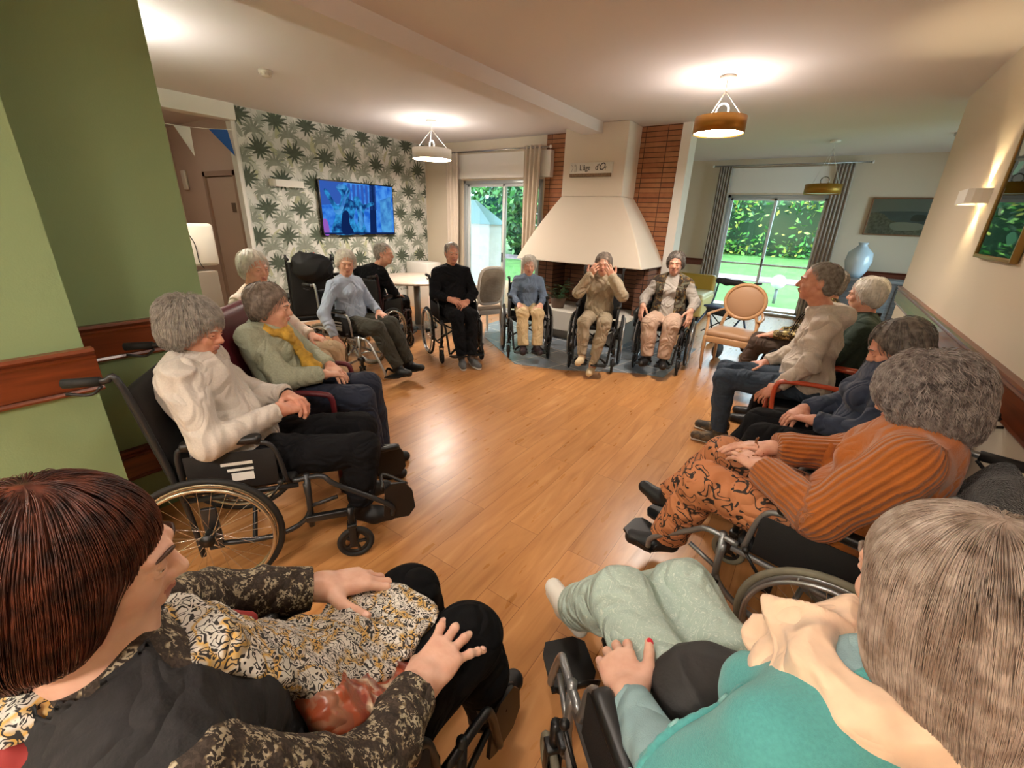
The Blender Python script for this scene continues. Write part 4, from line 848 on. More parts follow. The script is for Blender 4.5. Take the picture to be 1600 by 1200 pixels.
# ---------------------------------------------------------------- wheelchairs (face +Y, origin on the floor under the seat)
def wheelchair(loc, f, label, frame=M_dkgrey, tyre=M_rub, rimm=M_silver, w=0.23, back=0.92, tilt=0.08, legs=0.14, out=0.50, wb=0.32, det=1, group='wheelchairs in the circle', seat=0.49, stickers=0, foot_up=False, swing=0, caster_r=0.085, hub_col=None, flip=(0, 0), arm=0.72, padless=False):
    r = empty('wheelchair', loc, heading(f), label, 'wheelchair', None)
    W = w+0.065; R = 0.30; yr = -0.13; sg = 40 if det else 26; bx = w+0.0
    # frame
    b = MB()
    for s in (-1, 1):
        yb = -0.21; bt = yb-tilt*(back-seat)
        b.tube(spl([(s*bx, yb+0.02, 0.16), (s*bx, yb, seat), (s*bx, bt, back), (s*bx, bt-0.05, back+0.03), (s*bx, bt-0.16, back+0.03)], 5), 0.0125, 8)
        b.tube([(s*bx, yb, seat-0.03), (s*bx, 0.24, seat-0.03)], 0.0125, 8); b.tube(spl([(s*bx, yb+0.01, 0.22), (s*bx, 0.10, 0.20), (s*bx, 0.26, 0.28), (s*bx, 0.27, seat-0.03)], 5), 0.0125, 8)
        b.tube([(s*bx, 0.27, 0.22), (s*bx, 0.28, seat+0.02)], 0.014, 8)
        b.cyl((s*(bx-0.01), yr, R), (s*W, yr, R), 0.014, 8)
        b.box((s*(bx+0.0), yr, R), (0.02, 0.06, 0.22), 0.004)
        b.tube([(s*(bx-0.01), -0.02, seat-0.05), (-s*(bx-0.01), 0.02, 0.20)], 0.011, 8)
    b.box((0, 0, 0.345), (0.06, 0.05, 0.05), 0.005)
    b.build('frame', frame, r)
    # seat sling and cushion
    S = SDF().box((0, 0.015, seat-0.005), (w-0.012, 0.225, 0.024), 0.02, k=0.01); V, F = S.mesh(0.018); link_mesh('seat_cushion', V, F, M_fab, r)
    # backrest
    cz = (seat+back)/2+0.01; hz = (back-seat)/2-0.02; a = math.atan(tilt); Rn = np.array([[1, 0, 0], [0, math.cos(a), -math.sin(a)], [0, math.sin(a), math.cos(a)]])
    S = SDF().box((0, -0.215-tilt*(cz-seat), cz), (w-0.005, 0.022, hz), 0.02, R=Rn, k=0.01); V, F = S.mesh(0.016); link_mesh('backrest', V, F, M_fab, r)
    for s in (-1, 1):
        bt = -0.21-tilt*(back-seat)
        b = MB(); b.tube([(s*bx, bt-0.06, back+0.03), (s*bx, bt-0.17, back+0.03)], 0.018, 10); g = b.build('push_handle', M_rub, r)
        b = MB(); b.tube(spl([(s*bx, bt-0.06, back+0.01), (s*bx, bt-0.10, back-0.02), (s*bx, bt-0.17, back-0.01)], 4), 0.006, 6); b.build('brake_lever', M_black, g)
        # rear wheel: tyre with rim, hand rim, spokes and hub
        b = MB(); b.ring((s*W, yr, R), (1, 0, 0), R-0.014, 0.014, sg, 8); wh = b.build('rear_wheel', tyre, r)
        b = MB(); b.ring((s*W, yr, R), (1, 0, 0), R-0.034, 0.009, sg, 6, sq=1.6); b.build('rim', rimm, wh)
        b = MB(); b.ring((s*(W+0.028), yr, R), (1, 0, 0), R-0.040, 0.0085, sg, 8)
        for k in range(6): an = PI*k/3; b.tube([(s*W, yr+(R-0.036)*math.cos(an), R+(R-0.036)*math.sin(an)), (s*(W+0.028), yr+(R-0.04)*math.cos(an), R+(R-0.04)*math.sin(an))], 0.004, 5)
        b.build('hand_rim', rimm, wh)
        b = MB(); ns = 28 if det else 18
        for k in range(ns):
            an = 2*PI*k/ns; hh = 0.022*(1 if k % 2 else -1); a2 = an+(0.5 if (k//2) % 2 else -0.5)
            b.tube([(s*W+hh, yr+0.022*math.cos(a2), R+0.022*math.sin(a2)), (s*W, yr+(R-0.04)*math.cos(an), R+(R-0.04)*math.sin(an))], 0.0013, 4, caps=False)
        b.build('spokes', M_chrome, wh)
        b = MB(); b.cyl((s*(W-0.032), yr, R), (s*(W+0.032), yr, R), 0.022, 14); b.lathe([(0.03, 0), (0.03, 0.006), (0, 0.008)], (s*(W+0.022), yr, R), (s, 0, 0), 14); b.build('hub', hub_col or M_black, wh)
        # caster
        yc = wb; cx = s*(w+0.02)
        b = MB(); 
        for q in (-1, 1): b.box((cx+q*0.022, yc-0.01, 0.135), (0.006, 0.035, 0.12), 0.002)
        b.box((cx, yc-0.01, 0.20), (0.055, 0.045, 0.02), 0.004); b.cyl((cx, yc-0.01, 0.20), (cx, yc-0.01, 0.30), 0.016, 10); b.box((s*(bx+0.01), (0.27+yc-0.01)/2, 0.27), (0.03, abs(yc-0.28)+0.04, 0.035), 0.006)
        fk = b.build('caster_fork', M_black, r)
        b = MB(); b.ring((cx, yc, caster_r), (1, 0, 0), caster_r-0.014, 0.014, 28, 8); cw = b.build('caster_wheel', tyre if tyre is M_rub else M_tyreg, fk)
        b = MB(); b.ring((cx, yc, caster_r), (1, 0, 0), caster_r-0.030, 0.006, 24, 6, sq=2)
        for k in range(5): an = 2*PI*k/5; b.box((cx, yc+0.03*math.cos(an), caster_r+0.03*math.sin(an)), (0.014, 0.045, 0.014), 0.002, rot=Matrix.Rotation(an, 3, 'X'))
        b.cyl((cx-0.018, yc, caster_r), (cx+0.018, yc, caster_r), 0.014, 12); b.build('caster_rim', M_black, cw)
        # armrest
        b = MB(); b.tube(spl([(s*(bx+0.005), -0.19, seat), (s*(bx+0.005), -0.185, arm-0.03), (s*(bx+0.005), -0.12, arm-0.012), (s*(bx+0.005), 0.10, arm-0.012), (s*(bx+0.005), 0.17, arm-0.06), (s*(bx+0.005), 0.20, seat)], 5), 0.011, 8); ar = b.build('armrest', frame, r)
        S = SDF().box((s*(bx+0.008), -0.02, arm+0.008), (0.026, 0.15, 0.018), 0.016, k=0.01); V, F = S.mesh(0.009); link_mesh('arm_pad', V, F, M_black, ar)
        b = MB(); b.box((s*(bx+0.012), 0.0, (seat+arm)/2-0.02), (0.006, 0.34, arm-seat-0.05), 0.003); sgd = b.build('side_guard', M_fab, ar)
        if stickers and s == stickers:
            b = MB(); b.box((s*(bx+0.0165), 0.02, seat+0.13), (0.002, 0.12, 0.014)); b.box((s*(bx+0.0165), 0.03, seat+0.10), (0.002, 0.10, 0.012)); b.box((s*(bx+0.0165), 0.035, seat+0.065), (0.002, 0.085, 0.038)); b.build('label_sticker', M_label, sgd)
        # leg rest
        sw = swing*s
        yk = 0.27; y2 = out; z2 = legs
        b = MB(); b.tube(spl([(s*bx, 0.22, seat-0.005), (s*bx, yk+0.07, seat-0.002), (s*(bx-0.01+sw*0.5), yk+0.13, seat-0.05), (s*(bx-0.03+sw), y2-0.05, z2+0.08), (s*(bx-0.035+sw), y2-0.03, z2+0.01)], 6), 0.0125, 9)
        b.tube([(s*bx, 0.27, 0.33), (s*(bx-0.012+sw*0.5), yk+0.13, seat-0.12)], 0.0095, 8); lg = b.build('leg_rest', frame, r)
        b = MB(); fl = flip[0 if s < 0 else 1]
        if fl: b.prism([(-0.075, 0.0), (-0.06, 0.16), (-0.03, 0.19), (0.04, 0.185), (0.075, 0.13), (0.085, 0.03), (0.05, -0.02), (-0.04, -0.02)], (s*(bx-0.045+sw)-0.006, y2, z2+0.0), (0, 1, 0), (0, 0, 1), 0.013); b.tube(spl([(s*(bx-0.05+sw), y2-0.07, z2+0.16), (s*(bx-0.12+sw), y2-0.06, z2+0.20), (s*(bx-0.05+sw), y2+0.05, z2+0.17)], 5), 0.009, 6, sq=2)
        else: b.prism([(0.0, -0.07), (-0.15*s, -0.07), (-0.175*s, -0.03), (-0.17*s, 0.08), (-0.13*s, 0.105), (-0.02*s, 0.10), (0.0, 0.06)][::s], (s*(bx-0.035+sw*0.7), y2+0.02, z2-0.01), (1, 0, 0), (0, 0.988, 0.15), 0.013); b.tube(spl([(s*(bx-0.20), y2-0.055, z2), (s*(bx-0.13), y2-0.08, z2+0.05), (s*(bx-0.05), y2-0.055, z2)], 5), 0.007, 6, sq=2.2)
        b.build('footplate', M_black, lg)
        b = MB(); b.tube([(s*(bx+0.03), 0.10, seat-0.09), (s*(bx+0.055), 0.18, seat+0.02)], 0.006, 6); b.sphere((s*(bx+0.055), 0.18, seat+0.03), 0.014, seg=8, rings=6); b.box((s*(bx+0.03), 0.09, seat-0.10), (0.03, 0.04, 0.03), 0.004); b.build('wheel_lock', M_black, r)
    if foot_up:
        b = MB(); b.box((0, 0.30, 0.33), (2*w-0.06, 0.02, 0.06), 0.006); b.build('calf_strap', M_fab, r)
    return r
WC = {}
WC['A'] = wheelchair((-0.66, 0.20, 0), (0.0, 1), 'black framed wheelchair under the woman in black trousers and patterned sleeves', frame=M_black, flip=(0, 1), out=0.52, wb=0.34)
WC['B'] = wheelchair((0.085, 0.735, 0), (-0.72, 0.69), 'grey framed wheelchair with grey tyres under the woman in the teal cardigan', frame=M_grey, tyre=M_tyreg, out=0.55, w=0.24, back=0.88, arm=0.70)
WC['C'] = wheelchair((-2.10, 0.80, 0), (0.58, 0.815), 'large black tilting wheelchair with labelled side panel against the green wall', frame=M_dkgrey, w=0.25, back=1.0, tilt=0.17, wb=0.46, out=0.68, legs=0.20, stickers=1, swing=0.05, flip=(1, 1), rimm=mat('rim_champagne', '#b3a994', 0.25, 0.9), caster_r=0.09)
WC['F'] = wheelchair((-3.90, 2.74, 0), (0.98, 0.16), 'silver framed wheelchair with brown grey wheels under the person in light blue', frame=M_silver, tyre=mat('taupe_tyre', '#7b6a58', 0.7), stickers=1, out=0.58, flip=(0, 0), legs=0.12, hub_col=mat('orange_reflector', '#e08a22', 0.4))
WC['G'] = wheelchair((-4.43, 3.46, 0), (-0.25, 0.97), 'black padded wheelchair with red grips turned toward the round table', frame=mat('maroon_frame', '#3a2024', 0.4, 0.4), rimm=M_chrome, det=0, back=0.95)
WC['H'] = wheelchair((-3.60, 3.96, 0), (0.86, -0.52), 'black wheelchair under the man dressed all in black', frame=M_black, det=0)
WC['I'] = wheelchair((-2.99, 4.70, 0), (0.62, -0.78), 'slim wheelchair under the small person in cream trousers', frame=M_dkgrey, det=0, back=0.88)
WC['J'] = wheelchair((-2.07, 4.84, 0), (0.32, -0.95), 'black wheelchair under the woman holding her hands to her face', frame=M_black, det=0, back=1.08)
WC['K'] = wheelchair((-1.39, 5.33, 0), (0.13, -0.99), 'wheelchair under the woman in the brown patterned waistcoat', frame=M_dkgrey, det=0, back=0.9)
WC['P'] = wheelchair((0.25, 1.82, 0), (-0.975, 0.20), 'grey framed wheelchair with olive tyres under the woman in the orange cardigan', frame=M_grey, tyre=M_tyreg, rimm=M_silver, wb=0.36, out=0.62, legs=0.20, flip=(0, 0), swing=0.0, arm=0.71)
WC['O'] = wheelchair((0.34, 2.67, 0), (-0.98, -0.15), 'dark green framed wheelchair under the person in navy behind the orange cardigan', frame=mat('bottle_green_frame', '#1e3b3a', 0.3, 0.5), det=0)
WC['N'] = wheelchair((0.15, 4.85, 0), (-1.0, -0.05), 'black wheelchair mostly hidden beyond the man in the grey hoodie', frame=M_black, det=0)
WC['T'] = wheelchair((-4.86, 2.86, 0), (-0.90, 0.40), 'empty tall black tilting wheelchair with a bag on its back standing by the wallpaper', frame=M_black, det=0, back=1.14, tilt=0.06)
bg = empty('backpack', (-4.58, 2.75, 1.0), heading((-0.90, 0.40)), 'black soft bag with red strap hung over the tall empty wheelchair', 'bag')
S = SDF().ell((0, -0.06, 0.08), (0.21, 0.12, 0.16), k=0.06).ell((-0.1, -0.02, 0.14), (0.1, 0.1, 0.1), k=0.05); V, F = S.mesh(0.016); V = V+vnormals(V, F)*folds(V, 9, 30, 0.014)[:, None]; link_mesh('bag_body', V, F, M_fab, bg)
b = MB(); b.tube(spl([(-0.10, 0.08, 0.10), (-0.03, 0.085, 0.19), (0.05, 0.05, 0.225)], 5), 0.012, 6, sq=0.3); b.build('strap', mat('red_strap', '#c23a34', 0.6), bg)

# red armed chairs on which three of the people sit
def arm_chair(loc, f, label, armm, pad, high=1.0, w=0.27):
    r = empty('padded_armchair', loc, heading(f), label, 'armchair', None)
    S = SDF().box((0, 0.0, 0.43), (w-0.02, 0.25, 0.05), 0.035, k=0.01); V, F = S.mesh(0.02); link_mesh('seat', V, F, pad, r)
    S = SDF().box((0, -0.30, 0.43+(high-0.43)/2), (w-0.02, 0.05, (high-0.43)/2), 0.045, R=np.array([[1, 0, 0], [0, 0.985, -0.17], [0, 0.17, 0.985]]), k=0.01); V, F = S.mesh(0.02); link_mesh('backrest', V, F, pad, r)
    for s in (-1, 1):
        b = MB(); b.tube(spl([(s*w, -0.28, 0.66), (s*w, -0.1, 0.675), (s*w, 0.18, 0.67), (s*w, 0.25, 0.62), (s*w, 0.24, 0.40)], 5), 0.02, 10, sq=0.8); b.build('armrest', armm, r)
        b = MB(); b.tube([(s*w, 0.24, 0.42), (s*w, 0.25, 0)], 0.017, 8); b.build('leg', armm, r)
        b = MB(); b.tube([(s*w, -0.28, 0.68), (s*w, -0.33, 0)], 0.017, 8); b.build('leg', armm, r)
    return r
M_or = mat('orange_lacquer', '#b8482a', 0.35, coat=0.3); M_ored = mat('bright_orange_lacquer', '#e0602a', 0.35, coat=0.3)
M_burg = mat('burgundy_vinyl', '#5c1420', 0.45)
arm_chair((-2.52, 1.34, 0), (0.72, 0.69), 'burgundy high backed armchair under the person with the mustard scarf', M_burg, M_burg, 1.12, 0.28)
arm_chair((-3.40, 1.66, 0), (0.85, 0.50), 'armchair with bright orange arm behind the person with the mustard scarf', M_ored, mat('taupe_pad', '#8b7662', 0.7), 0.95)
arm_chair((0.16, 3.66, 0), (-1, -0.1), 'orange armed chair under the man in the grey hoodie', M_or, M_black, 0.85)
arm_chair((0.34, 4.25, 0), (-1, 0.0), 'orange armed chair under the person in dark green', M_or, M_black, 0.85)
# ---------------------------------------------------------------- people
def skin_mat(name, col, col2): return mat(name, col, 0.5, col2=col2, vscale=26, bmp=0.45, bscale=70, sss=0.12, det=5, bdist=0.002)
SK = skin_mat('skin_fair', '#dcab92', '#cc927a'); SKR = skin_mat('skin_ruddy', '#d39a80', '#c08068'); SKP = skin_mat('skin_pale', '#e0b6a0', '#d2a089')
M_lip = mat('lips', '#b3776b', 0.45); M_eyew = mat('eye_white', '#e6e0d8', 0.2); M_iris = mat('iris', '#5a4a3a', 0.15); M_pup = mat('pupil', '#0c0a09', 0.1)
M_nail = mat('nail_natural', '#e6b9a6', 0.25); M_nailr = mat('nail_red', '#d0253a', 0.2)

def frame_from(fwd, up):
    f = nrm(fwd); u = A3(up); u = nrm(u-f*u.dot(f)); return np.stack([np.cross(f, u), f, u], 1)   # columns: right, forward, up

def head_sdf(S, c, R, s=1.0, neck=None, nose=1.0, chin=1.0, ear=True, open_=False):
    T = lambda x, y, z: A3(c)+s*(R @ A3((x, y, z)))
    e = lambda p, r, k, op='u': S.ell(T(*p), A3(r)*s, R, k*s, op)
    e((0, -0.022, 0.038), (0.074, 0.094, 0.080), 0.03); e((0, 0.022, 0.0), (0.062, 0.068, 0.085), 0.03)
    e((0, 0.030, -0.055), (0.050, 0.052, 0.045), 0.03); e((0, 0.056*chin, -0.092), (0.022, 0.019, 0.016), 0.025)
    for q in (-1, 1):
        S.cap(T(q*0.050, 0.0, -0.05), T(q*0.018, 0.058, -0.090), 0.020*s, 0.015*s, 0.025*s)
        e((q*0.038, 0.064, -0.028), (0.019, 0.015, 0.017), 0.02)
        S.cap(T(q*0.016, 0.088, 0.022), T(q*0.046, 0.072, 0.020), 0.009*s, 0.007*s, 0.014*s)
        e((q*0.031, 0.094, 0.002), (0.015, 0.014, 0.0105), 0.010, 's')
        e((q*0.031, 0.0735, 0.003), (0.0165, 0.0125, 0.0125), 0.004)
        S.cap(T(q*0.027, 0.0885, -0.032), T(q*0.035, 0.080, -0.062), 0.0015*s, 0.0012*s, 0.008*s, 's')
        if ear:
            Re = R @ np.array([[0.94, -0.34*q, 0], [0.34*q, 0.94, 0], [0, 0, 1]])
            S.ell(T(q*0.075, -0.012, -0.002), A3((0.009, 0.019, 0.032))*s, Re, 0.008*s); S.ell(T(q*0.084, -0.008, 0.002), A3((0.006, 0.010, 0.019))*s, Re, 0.005*s, 's')
            e((q*0.074, -0.006, -0.027), (0.007, 0.009, 0.009), 0.006)
    S.cap(T(0, 0.082, 0.014), T(0, 0.099*nose+0.004, -0.024), 0.0085*s, 0.0115*s, 0.012*s); e((0, 0.100*nose, -0.026), (0.0125, 0.012, 0.0105), 0.008)
    for q in (-1, 1): e((q*0.0125, 0.090, -0.030), (0.0075, 0.010, 0.008), 0.008)
    S.cap(T(-0.020, 0.083, -0.0555), T(0, 0.0925, -0.0525), 0.0055*s, 0.0065*s, 0.007*s); S.cap(T(0, 0.0925, -0.0525), T(0.020, 0.083, -0.0555), 0.0065*s, 0.0055*s, 0.007*s)
    S.cap(T(-0.016, 0.083, -0.065), T(0.016, 0.083, -0.065), 0.0065*s, 0.0065*s, 0.008*s); e((0, 0.087, -0.065), (0.010, 0.006, 0.0065), 0.008)
    S.chain([T(-0.024, 0.087, -0.0600), T(0, 0.0985, -0.0590), T(0.024, 0.087, -0.0600)], 0.0014*s, 0.003*s, 's')
    if neck is not None:
        S.chain([T(0, -0.022, -0.045), T(0, -0.025, -0.08), neck], [0.050*s, 0.050*s, 0.056*s], 0.03); S.cap(T(0, 0.022, -0.085), A3(neck)+R @ A3((0, 0.045, -0.01)), 0.022*s, 0.026, 0.035)
    return T
def hand_sdf(S, w, d, up, side, s=1.0, curl=(0.35, 0.4, 0.45, 0.5), spread=(0.14, 0.03, -0.07, -0.2), thumb=(0.55, 0.75, -0.15), tcurl=0.2, fore=None):
    """side=+1: thumb lies toward dir x up. returns fingertip data for nails"""
    d = nrm(d); u = A3(up); u = nrm(u-d*u.dot(d)); lat = np.cross(d, u)*side; w = A3(w)
    P = lambda a, b, c: w+s*(d*a+lat*b+u*c); tips = []
    S.ell(P(0.052, 0.0, -0.002), A3((0.048, 0.038, 0.0135))*s, np.stack([d, lat, u], 1), 0.014*s)
    offs = (0.029, 0.0105, -0.0105, -0.029); ks = (0.092, 0.096, 0.090, 0.080); L3 = ((.043, .027, .021), (.048, .031, .022), (.043, .028, .022), (.034, .021, .019)); fr = (0.0098, 0.0100, 0.0094, 0.0083)
    for i in range(4):
        k0 = P(ks[i], offs[i], 0.001-0.003*(i == 3)); S.cap(P(0.008, offs[i]*0.55, 0), k0, 0.0150*s, 0.0112*s, 0.014*s)
        a = spread[i]; ang = curl[i]*0.55; p = k0; r = fr[i]; c3 = (0.55, 0.9, 0.55)
        for j in range(3):
            f = math.cos(a)*d+math.sin(a)*lat; v = f*math.cos(ang)-u*math.sin(ang); q = p+v*L3[i][j]*s
            S.cap(p, q, r*s*(1.04-0.09*j), r*s*(0.97-0.10*j), 0.004*s)
            S.ell(q if j < 2 else p, A3((r*1.02, r*1.02, r*1.02))*s*(0.98-0.08*j), None, 0.003*s)
            p = q
            if j < 2: ang += curl[i]*c3[j+1]*1.0
        nn = u*math.cos(ang)+f*math.sin(ang); tips.append((p-v*0.006*s+nn*r*0.72*s, v, nn, r*s))
    t0 = P(0.018, 0.024, -0.004); t1 = t0+s*0.046*(d*thumb[0]+lat*thumb[1]+u*thumb[2])/np.linalg.norm(thumb); 
    v = nrm(d*(thumb[0]+0.35)+lat*(thumb[1]-0.25)+u*(thumb[2]-tcurl*0.3)); t2 = t1+v*0.033*s; v2 = nrm(v+d*tcurl*0.5-lat*tcurl*0.5); t3 = t2+v2*0.026*s
    S.cap(t0, t1, 0.0185*s, 0.0130*s, 0.016*s); S.cap(t1, t2, 0.0122*s, 0.0108*s, 0.004*s); S.cap(t2, t3, 0.0112*s, 0.0088*s, 0.003*s)
    nn = nrm(u*0.8+lat*0.5-v2*(v2 @ (u*0.8+lat*0.5))); tips.append((t3-v2*0.004*s+nn*0.0066*s, v2, nn, 0.0098*s))
    if fore is not None: S.chain([P(0.012, 0, 0), w, fore], [0.0225*s, 0.0245*s, 0.035*s], 0.02*s)
    return tips

def join(parts):
    """merge (V, F, mi) pieces, quads only"""
    V = []; F = []; M = []; o = 0
    for v, f, m in parts:
        V.append(v); F.append(f+o); M.append(np.full(len(f), m) if np.ndim(m) == 0 else m); o += len(v)
    return np.concatenate(V), np.concatenate(F), np.concatenate(M)
def ball(c, r, R=None, seg=14, rings=10):
    """quad sphere pieces (poles along local y)"""
    r = A3(r)*np.ones(3); R = np.eye(3) if R is None else R; V = []
    for i in range(rings+1):
        th = PI*i/rings*0.998+0.003
        for j in range(seg): a = 2*PI*j/seg; V.append(A3(c)+R @ (r*A3((math.sin(th)*math.cos(a), math.cos(th), math.sin(th)*math.sin(a)))))
    F = [(i*seg+j, i*seg+(j+1) % seg, (i+1)*seg+(j+1) % seg, (i+1)*seg+j) for i in range(rings) for j in range(seg)]
    return np.array(V), np.array(F)

def strands(S, root_fn, n, length, rad, c, R, s, seed, style, curl=0.0, jit=0.004, steps=9):
    """hair strands combed over the hair volume"""
    rg = np.random.default_rng(seed); T = lambda q: A3(c)+s*(q @ R.T)
    P = []; 
    while sum(len(x) for x in P) < n:
        u = rg.normal(size=(n*3, 3)); u /= np.linalg.norm(u, axis=1, keepdims=True); q = T(A3((0, -0.02, 0.03))+u*0.13)
        for _ in range(5): dd = S.ev(q); q = q-S.grad(q)*dd[:, None]*0.9
        ok = root_fn((q-A3(c)) @ R/s); P.append(q[ok])
    P = np.concatenate(P)[:n]; pts = [P]; crown = T(A3([[0, -0.045, 0.115]]))[0]; upv = R[:, 2]; back = -R[:, 1]
    ph = rg.uniform(0, 6.28, n); frq = rg.uniform(0.8, 1.3, n); seg = length*s*rg.uniform(0.65, 1.15, n)/steps; offs = rg.uniform(0.002, 0.007, n)
    if curl: offs = rg.uniform(0.002, 0.012+0.024*min(1, curl), n)
    for k in range(steps):
        q = pts[-1]; g = S.grad(q); d = (q-crown); d = d-(d*g).sum(1)[:, None]*g; d /= np.maximum(np.linalg.norm(d, axis=1, keepdims=True), 1e-4)
        if style == 'back': d = 0.55*d+1.0*back+0.1*rg.normal(size=d.shape)*0.3-upv*0.25
        elif style == 'down': d = 0.7*d-upv*0.75+back*0.12
        else: d = d-upv*0.3
        side = np.cross(g, d); side /= np.maximum(np.linalg.norm(side, axis=1, keepdims=True), 1e-4)
        if curl: d = d+side*curl*np.sin(ph+k*1.3*frq)[:, None]+g*curl*0.45*np.cos(ph+k*1.3*frq)[:, None]
        d = d+(0.12 if curl else 0.035)*rg.normal(size=(n, 1))*side
        d = d-(d*g).sum(1)[:, None]*g*(0.8 if not curl else 0.5); d /= np.maximum(np.linalg.norm(d, axis=1, keepdims=True), 1e-4)
        q = q+d*seg[:, None]; dd = S.ev(q); q = q-S.grad(q)*((dd-offs)*(0.8 if not curl else 0.35))[:, None]; pts.append(q)
    X = np.stack(pts, 1); n, m, _ = X.shape; Tn = np.gradient(X, axis=1); Tn /= np.maximum(np.linalg.norm(Tn, axis=2, keepdims=True), 1e-9)
    a = np.cross(Tn, A3((0.3, 0.5, 0.81))); a /= np.maximum(np.linalg.norm(a, axis=2, keepdims=True), 1e-9); bq = np.cross(Tn, a)
    w = rad*s*np.concatenate([[0.8], np.ones(m-3), [0.8, 0.35]])[None, :, None]*rg.uniform(0.7, 1.3, (n, 1, 1)); ring = []
    for j in range(3): an = 2*PI*j/3; ring.append(X+w*(a*math.cos(an)+bq*math.sin(an)))
    V = np.stack(ring, 2).reshape(-1, 3); base = (np.arange(n)[:, None, None]*m+np.arange(m-1)[None, :, None])*3; j = np.arange(3)[None, None, :]
    F = np.stack([base+j, base+(j+1) % 3, base+3+(j+1) % 3, base+3+j], -1).reshape(-1, 4); return V, F

HAIR = {}
def hair_sdf(style, c, R, s):
    S = SDF(); T = lambda x, y, z: A3(c)+s*(R @ A3((x, y, z))); e = lambda p, r, k=0.03, op='u': S.ell(T(*p), A3(r)*s, R, k*s, op)
    if style in ('short', 'balding'):
        e((0, -0.026, 0.040), (0.0795, 0.0985, 0.084)); e((0, -0.055, -0.020), (0.068, 0.055, 0.065))
        rf = (lambda q: (q[:, 1] < 0.012+0.66*q[:, 2]) & (q[:, 2] > -0.075)) if style == 'short' else (lambda q: (q[:, 1] < -0.012+0.55*q[:, 2]) & (q[:, 2] > -0.07))
    elif style == 'set':      # fuller waved hair
        e((0, -0.030, 0.045), (0.094, 0.110, 0.095)); e((0, -0.060, -0.020), (0.085, 0.060, 0.075)); 
        for q in (-1, 1): e((q*0.072, -0.012, 0.0), (0.028, 0.040, 0.055))
        rf = lambda q: (q[:, 1] < 0.022+0.72*q[:, 2]) & (q[:, 2] > -0.10)
    elif style == 'curly':
        e((0, -0.030, 0.045), (0.102, 0.118, 0.104)); e((0, -0.055, -0.035), (0.104, 0.080, 0.095)); 
        for q in (-1, 1): e((q*0.078, -0.010, -0.02), (0.034, 0.050, 0.075))
        rf = lambda q: (q[:, 1] < 0.03+0.6*q[:, 2]) & (q[:, 2] > -0.15)
    elif style == 'bob':
        e((0, -0.028, 0.042), (0.090, 0.106, 0.090)); e((0, -0.052, -0.030), (0.086, 0.062, 0.085)); S.cap(T(0, -0.06, -0.04), T(0, -0.045, -0.095), 0.068*s, 0.052*s, 0.03*s)
        for q in (-1, 1): e((q*0.072, -0.015, -0.015), (0.024, 0.046, 0.070))
        rf = lambda q: (q[:, 1] < 0.026+0.62*q[:, 2]) & (q[:, 2] > -0.15)
    elif style == 'long':
        e((0, -0.028, 0.042), (0.092, 0.108, 0.090)); e((0, -0.055, -0.040), (0.088, 0.062, 0.11)); S.cap(T(0, -0.06, -0.05), T(0, -0.055, -0.15), 0.074*s, 0.062*s, 0.03*s)
        for q in (-1, 1): e((q*0.074, -0.018, -0.03), (0.026, 0.048, 0.095))
        rf = lambda q: (q[:, 1] < 0.028+0.62*q[:, 2]) & (q[:, 2] > -0.20)
    return S, rf

